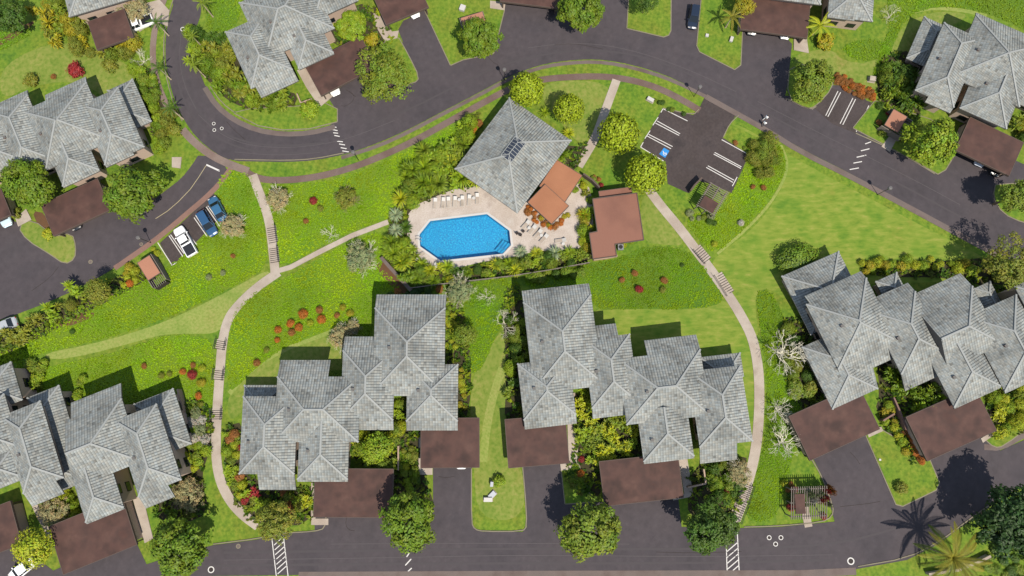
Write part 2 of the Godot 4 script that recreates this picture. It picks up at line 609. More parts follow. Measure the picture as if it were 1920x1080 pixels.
const WORDS := {"lime": "lime", "green": "green", "mid": "mid-green", "deep": "deep-green", "dark": "dark", "olive": "olive", "gold": "golden", "yellow": "yellow-green", "orange": "orange", "rust": "rust", "red": "red", "grey": "grey-green", "silver": "silvery", "straw": "straw", "flower": "white-flowered"}
var FM := {}
func foliage() -> void:
	FM.broad = [crown(1, 100, 64, 0.098, 0.19, 0.72, 0.36, 0.42, 0.22), crown(2, 110, 58, 0.094, 0.17, 0.70, 0.40, 0.42, 0.22), crown(3, 94, 66, 0.100, 0.20, 0.74, 0.38, 0.42, 0.22)]
	FM.loose = [crown(4, 120, 34, 0.080, 0.17, 0.66, 0.26, 0.35, 0.2), crown(5, 110, 36, 0.085, 0.17, 0.70, 0.28, 0.35, 0.2)]
	FM.ball = [ball(6, 1500, 0.125), ball(7, 1500, 0.13)]
	FM.shrub = [crown(8, 34, 26, 0.20, 0.34, 0.75, 0.15), crown(9, 30, 28, 0.21, 0.36, 0.7, 0.2), crown(10, 38, 24, 0.18, 0.32, 0.8, 0.18)]
	FM.fine = [crown(11, 60, 34, 0.10, 0.27, 0.75, 0.2), crown(12, 60, 34, 0.095, 0.26, 0.7, 0.22)]
	FM.jungle = [rosette(13, 26, 0.20, 0.42, 5), rosette(14, 28, 0.18, 0.40, 6), rosette(15, 24, 0.24, 0.46, 5)]
	FM.spiky = [rosette(16, 90, 0.075, 0.22, 1), rosette(17, 84, 0.08, 0.26, 1)]
	FM.twig = [twigs(18, 7, 0.022), twigs(19, 6, 0.024)]
	FM.bare = [twigs(26, 9, 0.036), twigs(27, 8, 0.038)]
	FM.frond = [frond(20, 40, 0.15, 1.9), frond(21, 40, 0.14, 1.3), frond(25, 40, 0.16, 2.3)]
	FM.trunk = [trunk_mesh(22), trunk_mesh(23)]
	var r := RandomNumberGenerator.new()
	r.seed = 24
	var L := Leaves.new()
	for i in 9:
		var a := r.randf() * TAU
		var e := r.randf_range(0.1, 0.9)
		var d := Vector3(cos(a) * cos(e), sin(e), sin(a) * cos(e))
		L.blade(Vector3(r.randf_range(-0.12, 0.12), 0, r.randf_range(-0.12, 0.12)), d, Vector3(-d.x * 0.6, 1, -d.z * 0.6).normalized(), r.randf_range(0.22, 0.36), 0.15, tone(r, 0.3, 0.12))
	FM.tuft = L.mesh()

func pick(kind: String) -> Mesh:
	var a: Array = FM[kind]
	return a[rng.randi() % a.size()]

# a tree seen at (px, py) with a crown of rad pixels, its crown's middle h metres up
func tree(called: String, px: float, py: float, rad: float, h: float, kind: String, m: Material, label: String, group := "", tall := 1.0) -> Node3D:
	var g := G(px, py, h)
	var s := metres(px, py, rad) * (CAM_H - g.y - h) / (CAM_H - 1.0)
	var o := base(called, g, label, "tree", group, 0)
	part("crown", pick(kind), m, o, Transform3D(Basis(Vector3.UP, rng.randf() * TAU).scaled_local(Vector3(s, s * tall, s)), Vector3(0, h, 0)))
	part("trunk", pick("trunk"), M.trunk, o, Transform3D(Basis(Vector3.UP, rng.randf() * TAU).scaled_local(Vector3(s * 0.9, h * 1.05, s * 0.9)), Vector3.ZERO))
	return o

func shrub(called: String, px: float, py: float, rad: float, kind: String, m: Material, label: String, group := "", tall := 1.0, category := "shrub") -> MeshInstance3D:
	var s := metres(px, py, rad)
	var g := G(px, py, s * 0.5 * tall)
	var o := part(called, pick(kind), m, self, Transform3D(Basis(Vector3.UP, rng.randf() * TAU).scaled_local(Vector3(s, s * tall, s)), g + Vector3(0, s * 0.42 * tall, 0)))
	tag(o, label, category, group)
	return o

func at_ground(wx: float, wz: float, s: float, called: String, kind: String, m: Material, label: String, group: String, tall: float, category: String) -> void:
	var o := part(called, pick(kind), m, self, Transform3D(Basis(Vector3.UP, rng.randf() * TAU).scaled_local(Vector3(s, s * tall, s)), Vector3(wx, T(wz) + s * 0.42 * tall, wz)))
	tag(o, label, category, group)

# plants packed through a bed
func thicket(a: Array, step: float, size: float, kinds: Array, mats: Array, called: String, label: String, group: String, tall := 1.2, category := "shrub") -> void:
	var o := poly(a)
	var lo := o[0]
	var hi := o[0]
	for p in o:
		lo = lo.min(p)
		hi = hi.max(p)
	var z := lo.y
	var row := 0
	while z < hi.y:
		var x := lo.x + (0.5 * step if row % 2 else 0.0)
		while x < hi.x:
			var p := Vector2(x + rng.randf_range(-0.3, 0.3) * step, z + rng.randf_range(-0.3, 0.3) * step)
			if Geometry2D.is_point_in_polygon(p, o):
				var f := rng.randf_range(0.75, 1.25)
				var kind: String = kinds[rng.randi() % kinds.size()]
				var m: Material = mats[rng.randi() % mats.size()]
				var look := label
				if label.begins_with("shrub"):
					var form: String = {"jungle": "broad-leaved", "spiky": "spiky", "fine": "small-leaved", "shrub": "rounded", "loose": "open"}[kind]
					look = ("large " if f > 1.08 else ("small " if f < 0.92 else "")) + WORDS[F.find_key(m)] + " " + form + " " + label
				at_ground(p.x, p.y, size * f, called, kind, m, look, group, tall * rng.randf_range(0.8, 1.25), category)
			x += step
		z += step * 0.87
		row += 1

func palm(called: String, px: float, py: float, rad: float, h: float, m: Material, label: String, fronds := 13, group := "", lean := Vector3.ZERO, m2: Material = null) -> Node3D:
	var g := G(px, py, h) - Vector3(lean.x, 0, lean.z)
	g.y = T(g.z)
	var s := metres(px, py, rad) * 1.12
	var o := base(called, g, label, "palm", group)
	var st := begin()
	tube(st, [Vector3(0, -0.3, 0), Vector3(0, h * 0.1, 0), lean * 0.4 + Vector3(0, h * 0.55, 0), lean + Vector3(0, h, 0)], [0.20, 0.12, 0.10, 0.08], 8)
	part("trunk", st.commit(), M.palm_trunk, o)
	for i in fronds:
		var a := TAU * (i + rng.randf() * 0.5) / fronds
		var up: float = [-0.05, 0.35, 0.75][i % 3]
		var b := Basis(Vector3.UP, a) * Basis(Vector3.RIGHT, -up)
		part("frond", pick("frond"), m2 if m2 != null and i % 3 == 0 else m, o, Transform3D(b.scaled_local(Vector3.ONE * s * rng.randf_range(0.85, 1.05)), lean + Vector3(0, h, 0)))
	return o

func groundcover(a: Array, label: String, smooth := 1, green := false, density := 13.0) -> void:
	var o := poly(a, smooth)
	var st := begin()
	drape(st, o, 0.012)
	var g := part("ground_cover", st.commit(), M.cover_green if green else M.cover, self)
	tag(g, label, "ground cover", "", "stuff")
	var lo := o[0]
	var hi := o[0]
	for p in o:
		lo = lo.min(p)
		hi = hi.max(p)
	var n := int((hi.x - lo.x) * (hi.y - lo.y) * density)
	var xs: Array[Transform3D] = []
	var cs := PackedColorArray()
	var fn := FastNoiseLite.new()
	fn.seed = 5
	fn.frequency = 0.12
	for i in n:
		var p := Vector2(rng.randf_range(lo.x, hi.x), rng.randf_range(lo.y, hi.y))
		if absf(p.x) > 98 or p.y > 60 or p.y < -78 or not Geometry2D.is_point_in_polygon(p, o):
			continue
		var s := rng.randf_range(0.5, 0.95)
		if fn.get_noise_2d(p.x * 3.0 + 50.0, p.y * 3.0) > 0.25:
			s *= 1.3
		xs.append(Transform3D(Basis(Vector3.UP, rng.randf() * TAU).scaled_local(Vector3.ONE * s), Vector3(p.x, T(p.y), p.y)))
		var w := fn.get_noise_2d(p.x, p.y)
		var b := rng.randf_range(0.78, 1.0) * clampf(0.95 + fn.get_noise_2d(p.x * 0.5, p.y * 0.5 + 90.0) * 0.5, 0.6, 1.1)
		cs.append(Color(clampf(b * (0.94 + w * 0.28), 0, 1.2), b, b * 0.9))
	var mm := MultiMesh.new()
	mm.transform_format = MultiMesh.TRANSFORM_3D
	mm.use_colors = true
	mm.mesh = FM.tuft
	mm.instance_count = xs.size()
	for i in xs.size():
		mm.set_instance_transform(i, xs[i])
		mm.set_instance_color(i, cs[i])
	var mi := MultiMeshInstance3D.new()
	mi.multimesh = mm
	mi.material_override = F.cover_green if green else F.cover
	mi.set_meta("kind", "stuff")
	put(mi, "leaves", g)

# leafy undergrowth filling a bed, as children of the bed's sheet
func undergrowth(bed: Node3D, o: PackedVector2Array, shades: Array, density := 2.6, big := 1.0) -> void:
	var lo := o[0]
	var hi := o[0]
	for p in o:
		lo = lo.min(p)
		hi = hi.max(p)
	var xs: Array[Transform3D] = []
	var cs := PackedColorArray()
	var fn := FastNoiseLite.new()
	fn.seed = 8
	fn.frequency = 0.35
	for i in int((hi.x - lo.x) * (hi.y - lo.y) * density):
		var p := Vector2(rng.randf_range(lo.x, hi.x), rng.randf_range(lo.y, hi.y))
		if absf(p.x) > 98 or p.y > 60 or p.y < -78 or not Geometry2D.is_point_in_polygon(p, o):
			continue
		var s := rng.randf_range(1.1, 2.3) * big
		xs.append(Transform3D(Basis(Vector3.UP, rng.randf() * TAU).scaled_local(Vector3(s, s * rng.randf_range(0.8, 1.5), s)), Vector3(p.x, T(p.y) + rng.randf_range(0.0, 0.35), p.y)))
		var k := int(clampf((fn.get_noise_2d(p.x, p.y) * 1.3 + 0.5 + rng.randf_range(-0.15, 0.15)) * shades.size(), 0, shades.size() - 1))
		cs.append(shades[k] * rng.randf_range(0.7, 1.0))
	var mm := MultiMesh.new()
	mm.transform_format = MultiMesh.TRANSFORM_3D
	mm.use_colors = true
	mm.mesh = FM.tuft
	mm.instance_count = xs.size()
	for i in xs.size():
		mm.set_instance_transform(i, xs[i])
		mm.set_instance_color(i, cs[i])
	var mi := MultiMeshInstance3D.new()
	mi.multimesh = mm
	mi.material_override = F.any
	mi.set_meta("kind", "stuff")
	put(mi, "leaves", bed)

# ---------------------------------------------------------------- buildings
var here := Vector3.ZERO      # foot of the building that is being built
var turn_b := 0.0
var wings := []

func face(st: SurfaceTool, pts: Array, down: Vector3) -> void:
	# one roof plane; u runs along the eave, v up the slope
	var n: Vector3 = (pts[2] - pts[0]).cross(pts[1] - pts[0]).normalized()
	var order := pts.duplicate()
	if n.y < 0:
		n = -n
		order.reverse()
	var v := (down - n * down.dot(n)).normalized()
	var u := v.cross(n).normalized()
	for i in range(1, order.size() - 1):
		for k in [0, i, i + 1]:
			var p: Vector3 = order[k]
			st.set_normal(n)
			st.set_tangent(Plane(u, 1))
			st.set_uv(Vector2(p.dot(u), p.dot(v)))
			st.set_uv2(Vector2(p.x + here.x, p.z + here.z) / 170.0)
			st.add_vertex(p)

func wall_strip(st: SurfaceTool, a: Vector3, b: Vector3, drop: float) -> void:
	quad(st, a, b, b - Vector3(0, drop, 0), a - Vector3(0, drop, 0))

# a hipped wing: opposite eave corners as surveyed, eave height over the building's foot
# o: n / s = [run, from, to] the slope carried on past the eave; gn / gs = the ridge runs on to that end; low = no walls to the ground
func wing(b: Node3D, x0: float, y0: float, x1: float, y1: float, eave: float, o := {}) -> void:
	var ey := here.y + eave
	var p0 := P(x0, y0, ey)
	var p1 := P(x1, y1, ey)
	var u := Vector3(cos(turn_b), 0, sin(turn_b))
	var v := Vector3(-sin(turn_b), 0, cos(turn_b))
	var d := p1 - p0
	var W := absf(d.dot(u))
	var D := absf(d.dot(v))
	var c := p0 + u * minf(0, d.dot(u)) + v * minf(0, d.dot(v)) - here
	wings.append([c, W, D, eave, o])
	var q := func(s: float, t: float, y: float) -> Vector3: return c + u * s + v * t + Vector3.UP * y
	var st := begin()
	var trim := begin()
	var hips := []
	var pit: float = o.get("pitch", PITCH)
	var half := minf(W, D) / 2
	var rise := half * pit
	var ra: Vector3
	var rb: Vector3
	var along_v: bool = (D >= W) if not o.has("axis") else (o.axis == "v")
	half = minf(W, D) / 2 if not o.has("axis") else (W / 2 if along_v else D / 2)
	rise = half * pit
	if along_v:
		var ta: float = 0.0 if o.has("gn") else half
		var tb: float = D if o.has("gs") else D - half
		ra = q.call(W / 2, ta, rise)
		rb = q.call(W / 2, tb, rise)
		face(st, [q.call(0, 0, 0), ra, rb, q.call(0, D, 0)], -u)
		face(st, [q.call(W, 0, 0), ra, rb, q.call(W, D, 0)], u)
		if not o.has("gn"):
			face(st, [q.call(0, 0, 0), q.call(W, 0, 0), ra], -v)
		if not o.has("gs"):
			face(st, [q.call(0, D, 0), q.call(W, D, 0), rb], v)
	else:
		ra = q.call(0.0 if o.has("gw") else half, D / 2, rise)
		rb = q.call(W - half, D / 2, rise)
		face(st, [q.call(0, 0, 0), q.call(W, 0, 0), rb, ra], -v)
		face(st, [q.call(0, D, 0), q.call(W, D, 0), rb, ra], v)
		if not o.has("gw"):
			face(st, [q.call(0, 0, 0), q.call(0, D, 0), ra], -u)
		else:
			tri(trim, q.call(0, 0, 0), q.call(0, D, 0), ra)
		face(st, [q.call(W, 0, 0), q.call(W, D, 0), rb], u)
	hips = [[ra, rb]]
	var west := ra if W > D else ra
	if not o.has("gn"):
		if not o.has("gw"):
			hips.append([q.call(0, 0, 0), ra])
		hips.append([q.call(W, 0, 0), ra if along_v else rb])
	if not o.has("gs"):
		if not o.has("gw"):
			hips.append([q.call(0, D, 0), rb if along_v else west])
		hips.append([q.call(W, D, 0), rb])
	var ft := 0.24
	var ring := [q.call(0, 0, 0), q.call(W, 0, 0), q.call(W, D, 0), q.call(0, D, 0)]
	for i in 4:
		wall_strip(trim, ring[i], ring[(i + 1) % 4], ft)
	quad(trim, ring[3] - Vector3(0, ft, 0), ring[2] - Vector3(0, ft, 0), ring[1] - Vector3(0, ft, 0), ring[0] - Vector3(0, ft, 0))
	for k in ["n", "s", "s2"]:
		if o.has(k):
			var e: Array = o[k]
			var run: float = metres(960, 540, e[0])
			var t0: float = 0.0 if k == "n" else D
			var t1: float = -run if k == "n" else D + run
			var a: Vector3 = q.call(W * e[1], t0, 0)
			var bb: Vector3 = q.call(W * e[2], t0, 0)
			var aa: Vector3 = q.call(W * e[1], t1, -run * pit)
			var ab: Vector3 = q.call(W * e[2], t1, -run * pit)
			face(st, [a, bb, ab, aa], -v if k == "n" else v)
			wall_strip(trim, aa, ab, ft)
			wall_strip(trim, a, aa, ft)
			wall_strip(trim, bb, ab, ft)
			quad(trim, a - Vector3(0, ft, 0), bb - Vector3(0, ft, 0), ab - Vector3(0, ft, 0), aa - Vector3(0, ft, 0))
	var r := part("roof", st.commit(), M.roof, b)
	part("fascia", trim.commit(), M.fascia, r)
	for hp in hips:
		if (hp[1] - hp[0]).length() > 0.3:
			bar("ridge_cap", hp[0] + Vector3(0, 0.03, 0), hp[1] + Vector3(0, 0.03, 0), 0.27, 0.14, M.cap, r)
	# walls
	var inset: float = o.get("inset", 0.75)
	var foot := -2.2
	var top := eave - 0.1
	var bx := box("wall", Vector3(W - inset * 2, top - foot, D - inset * 2), c + u * W / 2 + v * D / 2 + Vector3.UP * ((top + foot) / 2 - eave), M.wall, b, -turn_b)
	bx.position.y = (top + foot) / 2

func finish_building(b: Node3D) -> void:
	# a small vent on the slope of every main wing
	for w in wings:
		if w[3] > 4.0 and w[1] > 6.0 and w[2] > 6.0:
			var uu := Vector3(cos(turn_b), 0, sin(turn_b))
			var vv := Vector3(-sin(turn_b), 0, cos(turn_b))
			var sx := rng.randf_range(0.16, 0.3)
			var vp: Vector3 = w[0] + uu * w[1] * sx + vv * w[2] * rng.randf_range(0.45, 0.6) + Vector3(0, w[1] * sx * PITCH, 0)
			var vt := box("roof_vent", Vector3(0.34, 0.5, 0.34), vp, M.vent, b, -turn_b)
			part("cowl", unit_box, M.fascia, vt, Transform3D(Basis().scaled(Vector3(1.3, 0.12, 1.3)), Vector3(0, 0.55, 0)))
	# windows wherever a wall stands free of the other wings
	var u := Vector3(cos(turn_b), 0, sin(turn_b))
	var v := Vector3(-sin(turn_b), 0, cos(turn_b))
	for i in wings.size():
		var w: Array = wings[i]
		var c: Vector3 = w[0]
		var inset: float = w[4].get("inset", 0.75)
		for side in 4:
			var along: Vector3 = u if side < 2 else v
			var out: Vector3 = [-v, v, -u, u][side]
			var length: float = (w[1] if side < 2 else w[2])
			var start: Vector3 = [c, c + v * w[2], c, c + u * w[1]][side] - out * inset
			var k := int((length - 2 * inset) / 3.0)
			for j in k:
				for storey in (2 if w[3] > 4 else 1):
					var p: Vector3 = start + along * (inset + (j + 0.5) * (length - 2 * inset) / k)
					p.y = 1.5 + storey * 2.5
					if p.y > w[3] - 0.7:
						continue
					var clear := true
					for m in wings.size():
						if m == i:
							continue
						var e: Vector3 = p + out * 0.7 - wings[m][0]
						if e.dot(u) > 0.3 and e.dot(u) < wings[m][1] - 0.3 and e.dot(v) > 0.3 and e.dot(v) < wings[m][2] - 0.3:
							clear = false
					if clear:
						var f := box("window", Vector3(1.5, 1.2, 0.10), p, M.timber_dark, b, -turn_b if side < 2 else -turn_b + PI / 2)
						part("pane", unit_box, M.glass, f, Transform3D(Basis().scaled(Vector3(0.86, 0.84, 1.4)), Vector3.ZERO))
	wings.clear()

func building(called: String, px: float, py: float, deg: float, label: String) -> Node3D:
	here = G(px, py)
	turn_b = deg_to_rad(deg)
	return base(called, here, label, "house")

# flat roof on posts: three corners as surveyed at roof height
func flat_roof(called: String, q: Array, h: float, thick: float, m: Material, label: String, category: String, group := "", walls := true) -> Node3D:
	var g := G((q[0] + q[4]) / 2, (q[1] + q[5]) / 2, h)
	var y := g.y + h
	var a := P(q[0], q[1], y)
	var b := P(q[2], q[3], y)
	var c := P(q[4], q[5], y)
	var u := b - a
	var ln := u.length()
	u = u.normalized()
	var v := Vector3(-u.z, 0, u.x)
	var dp := (c - b).dot(v)
	if dp < 0:
		v = -v
		dp = -dp
	var mid := a + u * ln / 2 + v * dp / 2
	mid.y = T(mid.z)
	var ang := -atan2(u.z, u.x)
	var o := base(called, mid, label, category, group, ang)
	var top := y - mid.y
	box("roof", Vector3(ln, thick, dp), Vector3(0, top - thick / 2, 0), m, o)
	for s in [-1.0, 1.0]:
		box("fascia", Vector3(ln + 0.12, thick + 0.08, 0.08), Vector3(0, top - thick / 2 - 0.02, s * (dp / 2 + 0.041)), M.timber, o)
		box("fascia", Vector3(0.08, thick + 0.08, dp), Vector3(s * (ln / 2 + 0.041), top - thick / 2 - 0.02, 0), M.timber, o)
		for t in [-1.0, 1.0]:
			box("post", Vector3(0.2, top - thick + 0.8, 0.2), Vector3(s * (ln / 2 - 0.35), (top - thick - 0.8) / 2, t * (dp / 2 - 0.35)), M.timber, o)
	if walls:
		for s in [-1.0, 1.0]:
			box("wall", Vector3(0.18, top - thick + 0.78, dp - 1.2), Vector3(s * (ln / 2 - 0.35), (top - thick - 0.82) / 2, 0), M.wall, o)
	return o

# flat roof of any outline, with parapet edge and walls under it
func flat_outline(called: String, q: Array, h: float, m: Material, label: String, category: String) -> Node3D:
	var g := G(q[0], q[1], h)
	var y := g.y + h
	var o := PackedVector2Array()
	for i in range(0, q.size(), 2):
		var p := P(q[i], q[i + 1], y)
		o.append(Vector2(p.x, p.z))
	var b := base(called, g, label, category)
	var off := Transform3D(Basis(), -g)
	var st := begin()
	drape(st, o, 0.0, 0.35, y)
	part("roof", st.commit(), m, b, off)
	var n := o.size()
	for i in n:
		var a := Vector3(o[i].x, y + 0.03, o[i].y) - g
		var c := Vector3(o[(i + 1) % n].x, y + 0.03, o[(i + 1) % n].y) - g
		bar("parapet", a, c, 0.14, 0.14, M.timber, b)
	st = begin()
	for r in Geometry2D.offset_polygon(o, -0.5, Geometry2D.JOIN_MITER):
		drape(st, r, 0.0, 4.0, y - 0.3)
	part("wall", st.commit(), M.wall, b, off)
	return b

# ---------------------------------------------------------------- vehicles, furniture, people
func hull(st: SurfaceTool, stations: Array) -> void:
	# stations: [x, half width, bottom, top, shoulder]
	var rings := []
	for s in stations:
		var w: float = s[1]
		var ring := [Vector3(s[0], s[2], -w * 0.94), Vector3(s[0], lerpf(s[2], s[3], 0.45), -w), Vector3(s[0], lerpf(s[2], s[3], 0.8), -w * 0.97), Vector3(s[0], s[3], -w * s[4]), Vector3(s[0], s[3] + 0.02, 0), Vector3(s[0], s[3], w * s[4]), Vector3(s[0], lerpf(s[2], s[3], 0.8), w * 0.97), Vector3(s[0], lerpf(s[2], s[3], 0.45), w), Vector3(s[0], s[2], w * 0.94)]
		rings.append(ring)
	for i in rings.size() - 1:
		for k in 8:
			quad(st, rings[i][k], rings[i + 1][k], rings[i + 1][k + 1], rings[i][k + 1])
	for e in [0, rings.size() - 1]:
		for k in range(1, 8):
			st.set_normal(Vector3(-1 if e == 0 else 1, 0, 0))
			for p in [rings[e][0], rings[e][k], rings[e][k + 1]]:
				st.set_uv(Vector2.ZERO)
				st.set_uv2(Vector2.ZERO)
				st.add_vertex(p)

var wheel_mesh := CylinderMesh.new()
func car(called: String, px: float, py: float, deg: float, kind: String, colour: Color, label: String, length := 4.6) -> Node3D:
	# front points along +x; deg turns clockwise in plan
	var g := G(px, py, 0.8)
	var o := base(called, g + Vector3(0, 0.02, 0), label, "car" if kind != "pickup" else "pickup truck", "", -deg_to_rad(deg))
	var body := plain(colour, 0.25, 0.15)
	body.clearcoat_enabled = true
	body.clearcoat = 0.8
	body.clearcoat_roughness = 0.08
	var h := length / 2
	var W := 0.92 if kind != "pickup" else 0.98
	var st := begin()
	if kind == "pickup":
		hull(st, [[-h, W * 0.93, 0.45, 0.95, 0.95], [-h + 0.12, W * 0.97, 0.38, 1.0, 0.95], [-0.35, W, 0.35, 1.02, 0.95], [0.9, W, 0.35, 1.02, 0.93], [1.3, W * 0.98, 0.35, 1.0, 0.90], [h - 0.5, W * 0.95, 0.35, 0.95, 0.86], [h - 0.15, W * 0.84, 0.38, 0.86, 0.8], [h, W * 0.7, 0.42, 0.7, 0.75]])
	else:
		hull(st, [[-h, W * 0.72, 0.42, 0.74, 0.8], [-h + 0.15, W * 0.88, 0.34, 0.90, 0.84], [-h + 0.7, W * 0.97, 0.30, 0.95, 0.88], [-0.3, W, 0.28, 0.95, 0.9], [0.8, W, 0.28, 0.93, 0.88], [h - 0.9, W * 0.97, 0.30, 0.88, 0.84], [h - 0.35, W * 0.88, 0.32, 0.78, 0.8], [h - 0.1, W * 0.74, 0.36, 0.66, 0.75], [h, W * 0.6, 0.4, 0.58, 0.7]])
	part("body", st.commit(), body, o)
	var x0 := -h + 0.55
	var x1 := 1.15
	var r0 := -h + 1.2
	var r1 := 0.35
	var top := 1.45
	if kind == "suv":
		x0 = -h + 0.12
		r0 = -h + 0.55
		top = 1.62
	if kind == "pickup":
		x0 = -0.55
		r0 = -0.35
		x1 = 1.45
		r1 = 0.75
		top = 1.68
	st = begin()
	var y0 := 0.92
	var wl := W * 0.88
	var wt := W * 0.72
	var lo := [Vector3(x0, y0, -wl), Vector3(x1, y0, -wl), Vector3(x1, y0, wl), Vector3(x0, y0, wl)]
	var hi := [Vector3(r0, top, -wt), Vector3(r1, top, -wt), Vector3(r1, top, wt), Vector3(r0, top, wt)]
	for i in 4:
		quad(st, hi[i], hi[(i + 1) % 4], lo[(i + 1) % 4], lo[i])
	quad(st, hi[0], hi[3], hi[2], hi[1])
	part("windows", st.commit(), M.glass, o)
	st = begin()
	var e := 0.05
	hull(st, [[r0 - e, wt * 0.9, top - 0.02, top + 0.01, 0.8], [r0 + 0.2, wt + 0.02, top - 0.04, top + 0.05, 0.85], [r1 - 0.2, wt + 0.02, top - 0.04, top + 0.05, 0.85], [r1 + e, wt * 0.9, top - 0.03, top + 0.0, 0.8]])
	part("cabin_roof", st.commit(), body, o)
	for s in [-1, 1]:
		for p in [[x0, r0], [lerpf(x0, x1, 0.55), lerpf(r0, r1, 0.6)], [x1, r1]]:
			bar("pillar", Vector3(p[0], y0, s * wl), Vector3(p[1], top, s * wt), 0.07, 0.05, body, o)
		box("headlight", Vector3(0.16, 0.12, 0.34), Vector3(h - 0.22, 0.68, s * W * 0.6), M.white, o)
		box("taillight", Vector3(0.08, 0.16, 0.26), Vector3(-h + 0.03, 0.72, s * W * 0.6), plain(Color(0.55, 0.05, 0.05), 0.3), o)
		box("mirror", Vector3(0.14, 0.12, 0.2), Vector3(x1 - 0.35, 1.0, s * (W + 0.06)), body, o)
		for x in [-h + 0.85, h - 0.9]:
			part("wheel", wheel_mesh, M.rubber, o, Transform3D(Basis(Vector3.RIGHT, PI / 2), Vector3(x, 0.32, s * (W - 0.10))))
	if kind == "pickup":
		box("load_bed", Vector3(h - 0.85, 0.04, W * 1.62), Vector3(-h / 2 - 0.38, 1.045, 0), M.black, o)
		for s in [-1, 1]:
			box("bed_rail", Vector3(h - 0.6, 0.14, 0.09), Vector3(-h / 2 - 0.3, 1.08, s * W * 0.88), body, o)
		box("tailgate", Vector3(0.09, 0.2, W * 1.8), Vector3(-h + 0.06, 1.04, 0), body, o)
	return o

func street_lamp(px: float, py: float, label: String) -> void:
	var g := G(px, py)
	var o := base("street_lamp", g, label, "street lamp", "lamps along the roads")
	var st := begin()
	tube(st, [Vector3(0, 0, 0), Vector3(0, 0.3, 0), Vector3(0, 3.7, 0)], [0.09, 0.055, 0.045], 8)
	part("pole", st.commit(), M.black, o)
	st = begin()
	tube(st, [Vector3(0, 3.6, 0), Vector3(0, 3.72, 0), Vector3(0, 3.98, 0), Vector3(0, 4.08, 0)], [0.06, 0.30, 0.32, 0.10], 12)
	part("lantern", st.commit(), plain(C(150, 146, 142), 0.4), o)
	st = begin()
	tube(st, [Vector3(0, 4.05, 0), Vector3(0, 4.13, 0), Vector3(0, 4.17, 0)], [0.34, 0.28, 0.02], 12)
	part("cap", st.commit(), plain(C(126, 122, 120), 0.5), o)

func lounger(px: float, py: float, deg: float, y: float, label: String, group: String) -> void:
	var p := P(px, py, y + 0.3)
	var o := base("sun_lounger", Vector3(p.x, y, p.z), label, "sun lounger", group, -deg_to_rad(deg))
	box("frame", Vector3(1.9, 0.06, 0.66), Vector3(0, 0.30, 0), M.white, o)
	box("seat", Vector3(1.2, 0.05, 0.56), Vector3(-0.32, 0.355, 0), M.pale, o)
	bar("backrest", Vector3(0.28, 0.36, 0), Vector3(0.86, 0.66, 0), 0.58, 0.05, M.white, o)
	for x in [-0.8, 0.75]:
		for z in [-0.28, 0.28]:
			box("leg", Vector3(0.05, 0.28, 0.05), Vector3(x, 0.14, z), M.white, o)

func stair(a: Array, width: float, n: int, label: String, rails := [1.0]) -> void:
	# a flight on a path: timber-edged treads from the first point to the second, handrails on the given sides
	var p := G(a[0], a[1])
	var q := G(a[2], a[3])
	var mid := (p + q) / 2
	var d := q - p
	var turn := atan2(-d.z, d.x)
	var o := base("stair_flight", mid, label, "stairs", "", turn)
	var ln := Vector2(d.x, d.z).length()
	for i in n:
		var x := (i + 0.5) / n * ln - ln / 2
		var y := (q.y - p.y) * ((i + 0.5) / n - 0.5)
		box("tread", Vector3(ln / n - 0.11, 0.16, width), Vector3(x + 0.05, y, 0), M.pale, o)
		box("riser", Vector3(0.11, 0.17, width + 0.04), Vector3(x - ln / n / 2 + 0.05, y - 0.005, 0), M.timber_dark, o)
	for s in rails:
		var st := begin()
		for f in [-0.5, 0.0, 0.5]:
			tube(st, [Vector3(f * ln, f * (q.y - p.y) - 0.1, s * width * 0.5), Vector3(f * ln, f * (q.y - p.y) + 0.95, s * width * 0.5)], [0.03, 0.03], 6)
		for hh in [0.5, 0.95]:
			tube(st, [Vector3(-0.55 * ln, -0.5 * (q.y - p.y) + hh, s * width * 0.5), Vector3(0.55 * ln, 0.5 * (q.y - p.y) + hh, s * width * 0.5)], [0.035, 0.035], 6)
		part("handrail", st.commit(), M.black, o)

